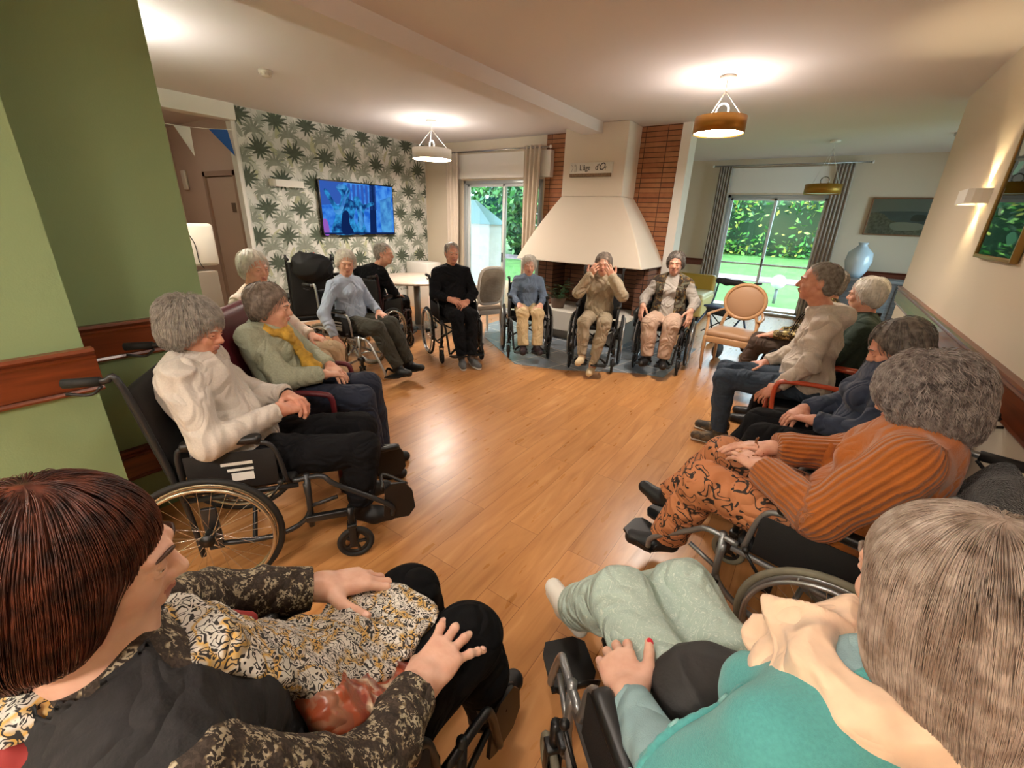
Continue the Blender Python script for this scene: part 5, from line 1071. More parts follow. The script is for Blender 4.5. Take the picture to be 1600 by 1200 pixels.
def lin_pts(*p): return [A3(q) for q in p]
class Person:
    def __init__(s, loc, f, label, scale=1.0, skin=SK, world=None, lean=0.0, **J):
        s.loc = A3(loc); s.f = nrm(A3((f[0], f[1], 0))); s.rx = A3((s.f[1], -s.f[0], 0)); s.s = scale; s.skin = skin
        s.root = empty('person', tuple(loc), heading(f), label, 'person', None)
        a = scale
        D = dict(pelvis=(0, -0.03, 0.58), belly=(0, -0.03-0.4*lean, 0.70), chest=(0, -0.07-0.8*lean, 0.89), neck=(0, -0.08-lean, 1.06), head=(0, -0.035-1.15*lean, 1.205),
                 shR=(0.165, -0.08-0.9*lean, 0.985), shL=(-0.165, -0.08-0.9*lean, 0.985), elR=(0.235, 0.03, 0.76), elL=(-0.235, 0.03, 0.76), wrR=(0.14, 0.24, 0.69), wrL=(-0.14, 0.24, 0.69),
                 hipR=(0.09, -0.02, 0.575), hipL=(-0.09, -0.02, 0.575), knR=(0.115, 0.42, 0.585), knL=(-0.115, 0.42, 0.585), anR=(0.10, 0.53, 0.20), anL=(-0.10, 0.53, 0.20), toR=(0.12, 0.67, 0.165), toL=(-0.12, 0.67, 0.165))
        zb = 0.49
        s.J = {}
        for k, v in D.items():
            v = A3(v); s.J[k] = A3((v[0]*a, v[1]*a, (zb+(v[2]-zb)*a) if v[2] > zb else v[2]))
        for k, v in J.items(): s.J[k] = A3(v)
        for k, v in (world or {}).items(): s.J[k] = s.tol(v)
    def tol(s, p): d = A3(p)-s.loc; return A3((d @ s.rx, d @ s.f, d[2]))
    def tod(s, v): v = A3(v); return A3((v @ s.rx, v @ s.f, v[2]))
    def arms(s, S, i=0.0, r=(0.056, 0.045, 0.034), k=0.03, upto=None):
        J = s.J
        for q in 'RL':
            w = J['wr'+q]; S.cap(J['sh'+q], J['el'+q], (r[0]+i)*s.s, (r[1]+i)*s.s, k); S.cap(J['el'+q], w, (r[1]+i)*s.s, (r[2]+i)*s.s, k)
    def torso(s, S, i=0.0, fat=1.0, bust=0.0, hem=True):
        J = s.J; a = s.s; up = nrm(J['neck']-J['pelvis']); rt = nrm(J['shR']-J['shL']); fw = nrm(np.cross(up, rt)); R = np.stack([rt, fw, np.cross(rt, fw)], 1)
        E = lambda p, r, k=0.05: S.ell(p, A3(r)*a+i, R, k)
        E(J['chest'], (0.150*fat, 0.105*fat, 0.17)); E(J['chest']*0.55+J['neck']*0.45, (0.15, 0.085, 0.10)); E(J['belly'], (0.148*fat, 0.122*fat, 0.15))
        if hem: E(J['pelvis']+A3((0, 0, 0.02)), (0.165*fat, 0.14*fat, 0.11))
        S.chain([J['shR'], J['neck']-up*0.035*a, J['shL']], [(0.055+i*0.7)*a, (0.066+i*0.5)*a, (0.055+i*0.7)*a], 0.04)
        if bust:
            for q in (-1, 1): S.ell(J['chest']+R @ A3((q*0.065, 0.085, 0.0))*a, A3((0.062, 0.05+bust, 0.062))*a+i*0.5, R, 0.04)
        s.TR = R; return S
    def legs(s, S, i=0.0, r=(0.088, 0.068, 0.047), k=0.03, flare=0.0):
        J = s.J
        S.ell(J['pelvis']+A3((0, 0, -0.005)), A3((0.17, 0.14, 0.09))*s.s+i, None, 0.04)
        for q in 'RL':
            h, n, a = J['hip'+q], J['kn'+q], J['an'+q]; S.cap(h, n, (r[0]+i)*s.s, (r[1]+i)*s.s, k); c = n*0.6+a*0.4
            S.cap(n, c, (r[1]+i-0.004)*s.s, (r[1]-0.008+i)*s.s, k); S.cap(c, a, (r[1]-0.008+i)*s.s, (r[2]+i+flare)*s.s, k)
    def cloth(s, name, S, m, h=0.012, fold=0.005, freq=20, seed=0, post=None, label=None, dirs=None, attrs=None, rel=1, mi=None):
        V, F = S.mesh(h, post); V = relax(V, F, rel)
        if fold: V = V+vnormals(V, F)*folds(V, seed, freq, fold, dirs)[:, None]
        o = link_mesh(name, V, F, m, s.root, mi=mi(V, F) if mi else None, attrs={k: fn(V) for k, fn in (attrs or {}).items()} if attrs else None)
        if label: o['label'] = label
        return o
    def body(s, look=(0, 1, 0), up=(0, 0, 1), hands=None, hh=0.004, nose=1.0, shin=False, nail=None, hvox=0.0032, hs=1.0, headscale=1.0, ears=True):
        J = s.J; R = frame_from(look, up); s.HR = R; s.hs = headscale*min(1.0, 0.5+0.5*s.s); parts = []
        S = SDF(); s.torso(S, -0.014); s.arms(S, -0.006); s.legs(S, -0.012); S.cap(J['neck']-A3((0, 0, 0.04)), J['neck']+0.5*(J['head']-J['neck']), 0.05, 0.045, 0.02)
        V, F = S.mesh(0.018); parts.append((V, F, 0))
        S = SDF(); T = head_sdf(S, J['head'], R, s.hs, J['neck'], nose); V, F = S.mesh(hh); V = relax(V, F, 1, 0.3)
        q = ((V[F].mean(1)-J['head']) @ R)/s.hs; mi = np.zeros(len(F), int)
        mi[(q[:, 1] > 0.080) & (((np.abs(q[:, 2]+0.0535) < 0.0052) & (np.abs(q[:, 0]) < 0.021)) | ((np.abs(q[:, 2]+0.0655) < 0.0058) & (np.abs(q[:, 0]) < 0.018)))] = 1
        parts.append((V, F, mi))
        for e in (-1, 1):   # eyeballs set into the sockets, with upper and lower lids from the skin
            c = T(e*0.031, 0.0765, 0.0025); V, F = ball(c, 0.0122*s.hs, R, 16, 14); ring = np.repeat(np.arange(14), 16); m = np.where(ring < 2, 4, np.where(ring < 4, 3, 2)); parts.append((V, F, m))
            for sg, zo in ((1, 0.0047), (-1, -0.0062)):
                V, F = ball(c+s.hs*(R @ A3((0, 0.0008, zo))), A3((0.0142, 0.0128, 0.0088 if sg > 0 else 0.0078))*s.hs, R, 14, 10); parts.append((V, F, 0))
        tips = []
        for q, hd in (hands or {}).items():
            sd = q[0]; w = J['wr'+sd]; S = SDF(); d = hd.get('d', (0, 1, -0.3)); u = hd.get('u', (0, 0, 1)); side = -1 if sd == 'R' else 1
            if hd.get('wd') is not None: d = s.tod(hd['wd'])
            if hd.get('wu') is not None: u = s.tod(hd['wu'])
            kw = {k: v for k, v in hd.items() if k in ('curl', 'spread', 'thumb', 'tcurl')}
            tips += hand_sdf(S, w, d, u, side, hs*s.s**0.5, fore=J['el'+sd]*0.45+w*0.55, **kw); V, F = S.mesh(hvox); parts.append((relax(V, F, 1, 0.3), F, 0))
        if nail:
            for (p, v, nn, r) in tips:
                Rn = np.stack([np.cross(v, nn), v, nn], 1); V, F = ball(p, A3((r*0.72, r*0.98, r*0.30)), Rn, 10, 8); parts.append((V, F, 5))
        if shin:
            S = SDF()
            for q in 'RL': S.chain([J['kn'+q], J['kn'+q]*0.5+J['an'+q]*0.5, J['an'+q], J['an'+q]*0.8+J['to'+q]*0.2-A3((0, 0, 0.03))], [0.05*s.s, 0.048*s.s, 0.032*s.s, 0.034*s.s], 0.03)
            V, F = S.mesh(0.01); parts.append((V, F, 0))
        V, F, M = join(parts); s.bodyobj = link_mesh('body', V, F, [s.skin, M_lip, M_eyew, M_iris, M_pup, nail or M_nail], s.root, M); return s
    def brows(s, m):
        T = lambda x, y, z: tuple(s.J['head']+s.hs*(s.HR @ A3((x, y, z))))
        for q in (-1, 1): b = MB(); b.tube(spl([T(q*0.014, 0.0965, 0.021), T(q*0.032, 0.093, 0.028), T(q*0.050, 0.078, 0.022)], 4), [0.0012]+[0.0030]*3+[0.0034]*2+[0.0026]*2+[0.001], 6); b.build('eyebrow', m, s.root)
    def glasses(s, m):
        b = MB(); T = lambda x, y, z: tuple(s.J['head']+s.hs*(s.HR @ A3((x, y, z)))); f = tuple(s.HR[:, 1])
        for q in (-1, 1):
            b.ring(T(q*0.033, 0.108, -0.002), f, 0.023*s.hs, 0.0018, 24, 6); b.tube([T(q*0.056, 0.106, 0.002), T(q*0.078, 0.04, 0.004), T(q*0.080, -0.01, 0.002)], 0.0016, 6)
        b.tube(spl([T(-0.011, 0.109, 0.002), T(0, 0.112, 0.006), T(0.011, 0.109, 0.002)], 4), 0.0017, 6); g = b.build('glasses', m, s.root)
    def hair(s, style, m, n=900, length=0.07, rad=0.0009, comb='crown', curl=0.0, h=0.006, seed=1, amp=0.004, shift=(0, 0, 0)):
        c = s.J['head']+s.HR @ A3(shift); S, rf = hair_sdf(style, c, s.HR, s.hs); R = s.HR
        def post(D, G):
            q = ((G-c) @ R/s.hs).reshape(-1, 3); y, z = q[:, 1], q[:, 2]
            co = {'short': (0.012, 0.66, -0.075), 'balding': (-0.012, 0.55, -0.07), 'set': (0.022, 0.72, -0.10), 'curly': (0.03, 0.6, -0.15), 'bob': (0.026, 0.62, -0.15), 'long': (0.028, 0.62, -0.22)}[style]
            cut = np.maximum(y-(co[0]+co[1]*z), co[2]-z)*0.8*s.hs+0.0015*np.sin(q[:, 0]*260)
            d = D.reshape(-1); k = 0.012; hh = np.maximum(k-np.abs(d-cut), 0)/k; return (np.maximum(d, cut)+hh*hh*k*0.25).reshape(D.shape)
        V, F = S.mesh(h, post); V = V+vnormals(V, F)*folds(V, seed, 60 if not curl else 45, amp)[:, None]; parts = [(V, F, 0)]
        if n: V, F = strands(S, rf, n, length, rad, c, R, s.hs, seed, comb, curl); parts.append((V, F, 0))
        V, F, M = join(parts); return link_mesh('hair', V, F, m, s.root)
    def shoes(s, m, sole=None, size=1.0, kind='shoe'):
        for q in 'RL':
            a, t = s.J['an'+q], s.J['to'+q]; d = nrm(t-a); dz = A3((d[0], d[1], 0)); 
            heel = A3((a[0], a[1], min(a[2], t[2]+0.06)-0.045))-nrm(dz)*0.035 if kind != 'x' else a
            S = SDF(); S.chain([heel+A3((0, 0, 0.01)), heel*0.45+t*0.55+A3((0, 0, -0.012)), t-A3((0, 0, 0.01))], [0.036*size, 0.040*size, 0.036*size], 0.03); S.cap(heel+A3((0, 0, 0.04)), a*0.6+heel*0.4+nrm(dz)*0.02+A3((0, 0, 0.03)), 0.036*size, 0.038*size, 0.03)
            V, F = S.mesh(0.009); zf = min(heel[2], t[2])-0.034*size; sl = (t[2]-heel[2]); 
            o = link_mesh('shoe', V, F, m, s.root)
            if sole:
                S2 = SDF().chain([heel-A3((0, 0, 0.028)), heel*0.45+t*0.55-A3((0, 0, 0.040)), t-A3((0, 0, 0.038))], [0.030*size, 0.036*size, 0.032*size], 0.02); n = nrm(np.cross(nrm(t-heel), A3((1, 0, 0))))
                V, F = S2.mesh(0.009); V[:, 2] = np.maximum(V[:, 2], 0.006); link_mesh('shoe_sole', V, F, sole, o)

def cutter(pts, r=0.09):
    """flat cut: removes cloth beyond each (point, outward normal)"""
    def post(D, G):
        for p, n, rr in pts:
            n = nrm(n); v = G-A3(p); dist = v @ n; near = np.linalg.norm(v, axis=-1) < rr; D = np.where(near, np.maximum(D, dist), D)
        return D
    return post
def cuffs(P, neck=True, nr=0.085, back=0.012, extra=()):
    J = P.J; L = []
    for q in 'RL': d = nrm(J['wr'+q]-J['el'+q]); L.append((J['wr'+q]-d*back, d, 0.075))
    return cutter(L+list(extra))
HD = lambda **k: k
REST = dict(R=HD(d=(-0.15, 1, -0.25), curl=(0.5, 0.5, 0.5, 0.55)), L=HD(d=(0.15, 1, -0.25), curl=(0.5, 0.5, 0.5, 0.55)))

grey_hair = mat_hair('hair_grey', '#8d8780', '#b9b2a8'); white_hair = mat_hair('hair_white', '#c9c3b8', '#e3ded4'); ash_hair = mat_hair('hair_ash', '#6e6055', '#94867a'); dkgrey_hair = mat_hair('hair_dark_grey', '#4c443e', '#7c736b')

def simple(loc, f, label, top, trou, shoe, hairm, hairst='set', scale=1.0, skin=SK, lean=0.0, hands=REST, world=None, bust=0.02, fat=1.0, look=(0, 1, -0.1), glasses=None, fold=0.006, ti=0.012, li=0.010, shin=False, sole=None, seed=1, flare=0.0, toplabel=None, hh=0.005, tight=False, **J):
    P = Person(loc, f, label, scale, skin, world, lean, **J)
    P.body(look, hands=hands, hh=hh, shin=shin, hvox=0.004)
    S = SDF(); P.torso(S, ti, fat, bust); P.arms(S, ti); P.cloth('top', S, top, 0.014, fold, 18, seed, cuffs(P), toplabel)
    S = SDF(); P.legs(S, li, flare=flare)
    cut = [(P.J['an'+q]+A3((0, 0, 0.01)), P.J['an'+q]-P.J['kn'+q], 0.11) for q in 'RL']; P.cloth('trousers', S, trou, 0.014, fold, 16, seed+5, cutter(cut))
    P.shoes(shoe, sole); P.hair(hairst, hairm, 350, 0.06, 0.0016, h=0.009, seed=seed); P.brows(hairm)
    if glasses: P.glasses(glasses)
    return P
# ---- cloth materials
C_black = mat('cloth_black', '#111114', 0.95, bmp=0.3, bscale=300, spec=0.2); C_velvet = mat('cloth_black_velvet', '#08080a', 0.95, bmp=0.15, bscale=200, spec=0.15)
C_navy = mat('cloth_navy', '#2a3347', 0.9, bmp=0.3, bscale=300, sheen=0.1); C_navyt = mat('cloth_navy_trouser', '#1b2336', 0.85, bmp=0.2, bscale=250)
C_denim = mat('cloth_denim', '#2f3d4d', 0.85, var=0.15, vscale=60, bmp=0.4, bscale=600)
C_oat = mat('cloth_oatmeal', '#c3b6a8', 0.95, var=0.08, vscale=180, bmp=0.3, bscale=400, sheen=0.2); C_lgrey = mat('cloth_light_grey', '#c6beb4', 0.95, var=0.07, vscale=160, bmp=0.3, bscale=350, sheen=0.2)
C_blue = mat('cloth_pale_blue', '#a3b1c6', 0.9, bmp=0.35, bscale=350, sheen=0.2); C_dkol = mat('cloth_dark_olive', '#3c3a31', 0.9, bmp=0.3, bscale=300)
C_sage = mat('cloth_sage_knit', '#a5aa94', 0.95, var=0.12, vscale=120, bmp=0.6, bscale=180); C_must = mat('cloth_mustard', '#c39a3a', 0.8, var=0.3, vscale=25); C_beige = mat('cloth_beige', '#c2a98a', 0.9, bmp=0.2, bscale=300)
C_sblue = mat('cloth_slate_blue', '#66768c', 0.9, bmp=0.3, bscale=300); C_cream = mat('cloth_cream', '#d0b88e', 0.85, bmp=0.2, bscale=250); C_khaki = mat('cloth_khaki', '#9a8a72', 0.85, bmp=0.2, bscale=250)
C_sand = mat('cloth_sand_jacket', '#a8987f', 0.85, var=0.1, vscale=40, bmp=0.3, bscale=200); C_rose = mat('cloth_rose_beige', '#bda08c', 0.9, bmp=0.25, bscale=300)
C_gilet = mat_patch('cloth_brown_print', '#3a2b1c', ['#6b4a26', '#57584a', '#8a6a34', '#2a2018'], 28, 0.47, 0.85, smooth=True); C_gknit = mat('cloth_stone_grey', '#a39c94', 0.9, bmp=0.3, bscale=300)
C_green = mat('cloth_bottle_green', '#2b3a2f', 0.9, var=0.2, vscale=100, bmp=0.4, bscale=200); C_seq = mat_patch('cloth_gold_sequin', '#3a3020', ['#c9b170', '#8c7a44', '#e0d09a', '#5a4c2c'], 55, 0.5, 0.35, metal=0.3, smooth=True); C_brown = mat('cloth_brown', '#4a3a30', 0.9)
C_pinkw = mat_patch('cloth_pink_white', '#e2cdbd', ['#d9a696', '#e8ded2'], 14, 0.52, 0.9, smooth=True)
S_black = mat('shoe_black', '#121214', 0.5); S_white = mat('shoe_white', '#dcd8cf', 0.5); S_grey = mat('shoe_grey', '#5d5f61', 0.8); S_plum = mat('shoe_plum', '#2b1c22', 0.6); S_cream = mat('shoe_cream', '#cdb995', 0.5); S_sole = mat('sole_white', '#cfccc4', 0.6)

# ================= far side of the circle
simple((-3.90, 2.74, 0), (0.98, 0.16), 'person in a pale blue cardigan and olive trousers whose arm hangs beside the wheel', C_blue, C_dkol, S_black, white_hair, 'set', 0.95,
       hands=dict(R=HD(d=(0.05, 0.1, -1), u=(1, 0.1, 0), curl=(.25, .25, .3, .3)), L=HD(d=(0.3, 1, -0.2))), elR=(0.35, -0.03, 0.72), wrR=(0.36, 0.10, 0.49), fat=1.12, seed=3, li=0.02,
       anR=(0.05, 0.60, 0.19), anL=(-0.12, 0.60, 0.19), toR=(0.08, 0.75, 0.17), toL=(-0.13, 0.75, 0.17), look=(0.6, 0.8, -0.1))
simple((-4.43, 3.46, 0), (-0.25, 0.97), 'person in black seated with the back to the room at the round table', C_black, C_black, S_black, grey_hair, 'short', 1.0, seed=4, look=(0.95, 0.3, -0.05), world=dict(head=(-4.27, 3.50, 1.205), neck=(-4.36, 3.46, 1.06)))
simple((-3.60, 3.96, 0), (0.86, -0.52), 'man dressed in black with hands together and grey shoes', C_black, C_black, S_grey, grey_hair, 'short', 1.05, SKR, bust=0, fat=1.1, sole=S_sole, seed=5,
       hands=dict(R=HD(d=(-0.8, 0.6, -0.3), u=(0.2, 0.5, 1), curl=(.7, .7, .8, .8)), L=HD(d=(0.8, 0.6, -0.3), u=(-0.2, 0.5, 1), curl=(.7, .7, .8, .8))), wrR=(0.11, 0.20, 0.74), wrL=(-0.11, 0.20, 0.70),
       anR=(0.06, 0.50, 0.12), anL=(-0.06, 0.52, 0.12), toR=(0.09, 0.66, 0.055), toL=(-0.09, 0.68, 0.055), knR=(0.09, 0.40, 0.57), knL=(-0.09, 0.40, 0.57))
simple((-2.99, 4.70, 0), (0.62, -0.78), 'small person in a slate blue jumper and cream trousers with hands on the knees', C_sblue, C_cream, S_plum, white_hair, 'set', 0.86, shin=True, seed=6, li=0.018, flare=0.015,
       anR=(0.08, 0.47, 0.19), anL=(-0.09, 0.47, 0.19), toR=(0.09, 0.60, 0.165), toL=(-0.11, 0.60, 0.165), wrR=(0.13, 0.25, 0.66), wrL=(-0.13, 0.25, 0.66))
PJ = simple((-2.07, 4.84, 0), (0.32, -0.95), 'woman in a sand jacket and khaki trousers raising both hands to her face', C_khaki, C_khaki, S_cream, ash_hair, 'bob', 0.98, shin=True, seed=7,
       hands=dict(R=HD(d=(-0.45, 0.25, 0.9), u=(0.3, 1, 0), curl=(.8, .8, .9, .9)), L=HD(d=(0.45, 0.25, 0.9), u=(-0.3, 1, 0), curl=(.8, .8, .9, .9))), elR=(0.25, 0.08, 0.86), elL=(-0.26, 0.08, 0.86), wrR=(0.13, 0.11, 1.06), wrL=(-0.13, 0.11, 1.06),
       anR=(0.09, 0.50, 0.22), anL=(-0.04, 0.52, 0.14), toR=(0.11, 0.64, 0.18), toL=(-0.02, 0.63, 0.07))
def overlay(P, name, m, infl, region, h=0.012, seed=0, fold=0.006, top=True, legs=False, fat=1.0, bust=0.02, label=None, base=0.012, attrs=None, arms=False, freq=20, thick=None):
    """second garment: the dressed body grown by infl, kept only where region(G) < 0"""
    S = SDF()
    if top: P.torso(S, base+infl, fat, bust)
    if arms: P.arms(S, base+infl)
    if legs: P.legs(S, base+infl)
    def post(D, G):
        D = np.maximum(D, region(G, P))
        if thick: D = np.maximum(D, -(D+thick)) if False else D
        return D
    return P.cloth(name, S, m, h, fold, freq, seed, post, label, attrs=attrs)
# open jacket over the bodice: the front panels leave a gap around the mid line
def open_front(gap, z0=0.55, taper=0.0, up=1.2):
    return lambda G, P: np.maximum(np.maximum(np.where(G[..., 1] > P.J['chest'][1], gap+taper*np.clip(G[..., 2]-z0, 0, 1)-np.abs(G[..., 0]), -0.05), z0-G[..., 2]), G[..., 2]-up)
overlay(PJ, 'jacket', C_sand, 0.012, lambda G, P: np.maximum(np.where(G[..., 1] > -0.05, 0.035+0.9*np.abs(G[..., 2]-0.93)*0.35-np.abs(G[..., 0]), -0.05), 0.66-G[..., 2]), arms=True, seed=2)
PK = simple((-1.39, 5.33, 0), (0.13, -0.99), 'woman in a brown patterned waistcoat, grey top, pinkish trousers and slippers', C_gknit, C_rose, S_black, dkgrey_hair, 'set', 1.03, seed=8, fat=1.12, bust=0.03, li=0.022,
       hands=dict(R=HD(d=(0.05, 0.5, -0.9), u=(0.6, 0.6, 0.3), curl=(.3, .3, .35, .4)), L=HD(d=(-0.05, 0.5, -0.9), u=(-0.6, 0.6, 0.3), curl=(.3, .3, .35, .4))), elR=(0.29, -0.02, 0.80), elL=(-0.29, -0.02, 0.80), wrR=(0.27, 0.15, 0.73), wrL=(-0.27, 0.15, 0.73),
       anR=(0.08, 0.50, 0.21), anL=(-0.10, 0.50, 0.21), toR=(0.11, 0.64, 0.175), toL=(-0.13, 0.64, 0.175))
overlay(PK, 'waistcoat', C_gilet, 0.014, lambda G, P: np.maximum(np.where(G[..., 1] > -0.06, 0.075-0.02*(G[..., 2]-0.6)-np.abs(G[..., 0]), -0.05), 0.62-G[..., 2]), fat=1.12, bust=0.03, seed=3)
simple((0.07, 4.88, 0), (-1, -0.05), 'person in gold sequins and brown trousers mostly hidden beyond the man in the hoodie', C_seq, C_brown, S_black, grey_hair, 'set', 0.98, seed=9, wrL=(-0.12, 0.30, 0.70))
simple((0.29, 4.20, 0), (-1, 0.0), 'person in dark green seated behind the man in the grey hoodie', C_green, C_black, S_black, white_hair, 'set', 1.0, seed=10, look=(0.3, 1, -0.1), anR=(0.10, 0.48, 0.10), anL=(-0.10, 0.48, 0.10), toR=(0.11, 0.63, 0.045), toL=(-0.11, 0.63, 0.045))

# ================= left: the two people beyond the wheelchair
PE = simple((-3.42, 1.64, 0), (0.85, 0.52), 'person in pink and white behind the one with the mustard scarf', C_pinkw, C_beige, S_black, white_hair, 'set', 1.04, seed=11, look=(0.4, 0.9, -0.05), anR=(0.10, 0.48, 0.10), anL=(-0.10, 0.48, 0.10), toR=(0.11, 0.63, 0.045), toL=(-0.11, 0.63, 0.045))
PD = simple((-2.52, 1.30, 0), (0.74, 0.67), 'person in a sage green knit with a mustard scarf and navy trousers', C_sage, C_navyt, S_black, ash_hair, 'set', 1.0, seed=12, fat=1.12, bust=0.03, ti=0.02, lean=0.06, look=(-0.05, 1, -0.12), li=0.016, world=dict(head=(-2.52, 1.235, 1.13), neck=(-2.54, 1.22, 1.0)),
            hands=dict(R=HD(d=(-0.7, 0.7, -0.2)), L=HD(d=(0.7, 0.7, -0.2))), wrR=(0.08, 0.20, 0.73), wrL=(-0.08, 0.20, 0.73), anR=(0.10, 0.48, 0.10), anL=(-0.10, 0.48, 0.10), toR=(0.11, 0.63, 0.045), toL=(-0.11, 0.63, 0.045))
S = SDF(); J = PD.J; nk = J['neck']
S.chain([nk+A3((-0.07, -0.04, 0.02)), nk+A3((-0.05, 0.06, -0.01)), nk+A3((0.03, 0.09, -0.03)), nk+A3((0.08, 0.0, 0.01)), nk+A3((0, -0.07, 0.03)), nk+A3((-0.07, -0.04, 0.02))], 0.036, 0.03)
S.chain([nk+A3((0.02, 0.10, -0.03)), J['chest']+A3((0.03, 0.17, 0.02)), J['belly']+A3((0.05, 0.20, 0.06)), J['belly']+A3((0.06, 0.23, -0.04))], [0.036, 0.034, 0.036, 0.02], 0.03)
PD.cloth('scarf', S, C_must, 0.011, 0.012, 40, 5)

# ================= right: the two people before the hoodie man
PO = simple((0.36, 2.67, 0), (-0.98, -0.15), 'person in navy sweatshirt and black trousers bending forward beside the hoodie man', C_navy, C_black, S_black, dkgrey_hair, 'curly', 1.0, SKR, seed=13, lean=-0.04, world=dict(head=(0.385, 2.68, 1.13)), look=(0.15, 1, -0.45), ti=0.02, li=0.02,
            hands=dict(R=HD(d=(-0.75, 0.6, -0.25), curl=(.5, .5, .6, .6)), L=HD(d=(0.75, 0.6, -0.25), curl=(.5, .5, .6, .6))), wrR=(0.10, 0.24, 0.72), wrL=(-0.10, 0.22, 0.74), anR=(0.10, 0.58, 0.2), anL=(-0.10, 0.58, 0.2), toR=(0.1, 0.72, 0.17), toL=(-0.1, 0.72, 0.17))

# ================= man in the hoodie (profile)
PL = Person((0.08, 3.68, 0), (-1, -0.10), 'grey haired man in an oatmeal hoodie and jeans seen in profile', 1.04, SKR, lean=-0.05, shL=(-0.19, -0.02, 1.06), shR=(0.18, -0.02, 1.06), elL=(-0.27, 0.02, 0.80), wrL=(-0.24, 0.16, 0.60), elR=(0.24, 0.05, 0.78), wrR=(0.14, 0.25, 0.66), head=(0.0, 0.07, 1.315), neck=(0, -0.01, 1.135),
            knR=(0.11, 0.50, 0.56), knL=(-0.12, 0.50, 0.56), anR=(0.10, 0.46, 0.10), anL=(-0.11, 0.46, 0.10), toR=(0.12, 0.62, 0.048), toL=(-0.13, 0.62, 0.048))
PL.body((0.03, 1, 0.0), hands=dict(L=HD(d=(0.1, 0.7, -0.7), u=(-0.6, 0.5, 0.6), curl=(.4, .4, .5, .5)), R=HD(d=(-0.2, 1, -0.2))), hh=0.0026, nose=1.03, headscale=1.07)
S = SDF(); PL.torso(S, 0.022, 1.08); PL.arms(S, 0.016); nk = PL.J['neck']
S.chain([nk+A3((-0.085, 0.0, 0.01)), nk+A3((-0.05, 0.075, -0.02)), nk+A3((0.05, 0.075, -0.02)), nk+A3((0.085, 0.0, 0.01)), nk+A3((0.05, -0.09, 0.02)), nk+A3((-0.05, -0.09, 0.02)), nk+A3((-0.085, 0.0, 0.01))], 0.026, 0.03)
S.ell(nk+A3((0, -0.135, -0.03)), (0.11, 0.055, 0.075), None, 0.04)
hood = PL.cloth('hoodie', S, C_oat, 0.009, 0.013, 20, 21, cuffs(PL), rel=2)
for q in (-1, 1):
    b = MB(); b.tube(spl([tuple(nk+A3((q*0.03, 0.098, -0.02))), tuple(nk+A3((q*0.045, 0.135, -0.10))), tuple(nk+A3((q*0.05, 0.155, -0.20)))], 5), 0.003, 6); b.build('drawstring', C_black, hood)
S = SDF(); PL.legs(S, 0.010); PL.cloth('jeans', S, C_denim, 0.011, 0.007, 22, 22, cutter([(PL.J['an'+q]+A3((0, 0, 0.02)), (0, 0, -1), 0.11) for q in 'RL']))
PL.shoes(mat_patch('shoe_trainer', '#4a3c2c', ['#2c2620', '#6a563c'], 30, 0.5, 0.7), S_sole, 1.05)
hair_man = mat_hair('hair_salt_pepper', '#857c72', '#b3aba1')
PL.hair('balding', hair_man, 3500, 0.028, 0.00075, h=0.004, seed=3, amp=0.0015); PL.brows(dkgrey_hair)

# ================= man in the light grey sweatshirt, big black wheelchair on the left
PC = Person((-2.10, 0.80, 0), (0.58, 0.815), 'person in a light grey sweatshirt with clasped hands in the black wheelchair at left', 1.0, SKR, lean=0.07, world=dict(head=(-2.165, 0.725, 1.15), neck=(-2.18, 0.69, 1.0)),
            hipR=(0.10, 0.02, 0.56), hipL=(-0.10, 0.02, 0.56), wrR=(0.095, 0.19, 0.775), elR=(0.29, -0.06, 0.735), wrL=(-0.085, 0.20, 0.775), elL=(-0.28, -0.04, 0.76), knR=(0.13, 0.53, 0.535), knL=(-0.13, 0.53, 0.535), anR=(0.12, 0.50, 0.20), anL=(-0.12, 0.50, 0.20), toR=(0.13, 0.64, 0.13), toL=(-0.13, 0.64, 0.13))
PC.body((0.25, 1, -0.25), hands=dict(R=HD(d=(-0.75, 0.62, -0.12), u=(0.15, 0.25, 1), curl=(.75, .75, .8, .85), spread=(.06, .0, -.04, -.1)), L=HD(d=(0.72, 0.66, 0.0), u=(-0.1, 0.35, 1), curl=(.75, .8, .85, .9), spread=(.06, 0, -.05, -.1))), hh=0.0032, hvox=0.003, hs=1.06)
S = SDF(); PC.torso(S, 0.026, 1.18, 0.0); PC.arms(S, 0.02)
PC.cloth('sweatshirt', S, C_lgrey, 0.008, 0.016, 19, 31, cuffs(PC), rel=2)
S = SDF(); PC.legs(S, 0.016, r=(0.092, 0.072, 0.055)); PC.cloth('trousers', S, C_black, 0.011, 0.009, 18, 32, cutter([(PC.J['an'+q]+A3((0, 0, 0.02)), PC.J['an'+q]-PC.J['kn'+q], 0.11) for q in 'RL']))
PC.shoes(S_black, size=1.1); PC.hair('set', grey_hair, 6000, 0.06, 0.0008, h=0.005, seed=5, curl=0.6); PC.brows(grey_hair)
b = MB(); w, d = PC.J['wrL'], nrm(PC.J['wrL']-PC.J['elL']); b.ring(tuple(w-d*0.004), tuple(d), 0.033, 0.006, 24, 6, sq=1.8); b.build('watch', C_black, PC.root)

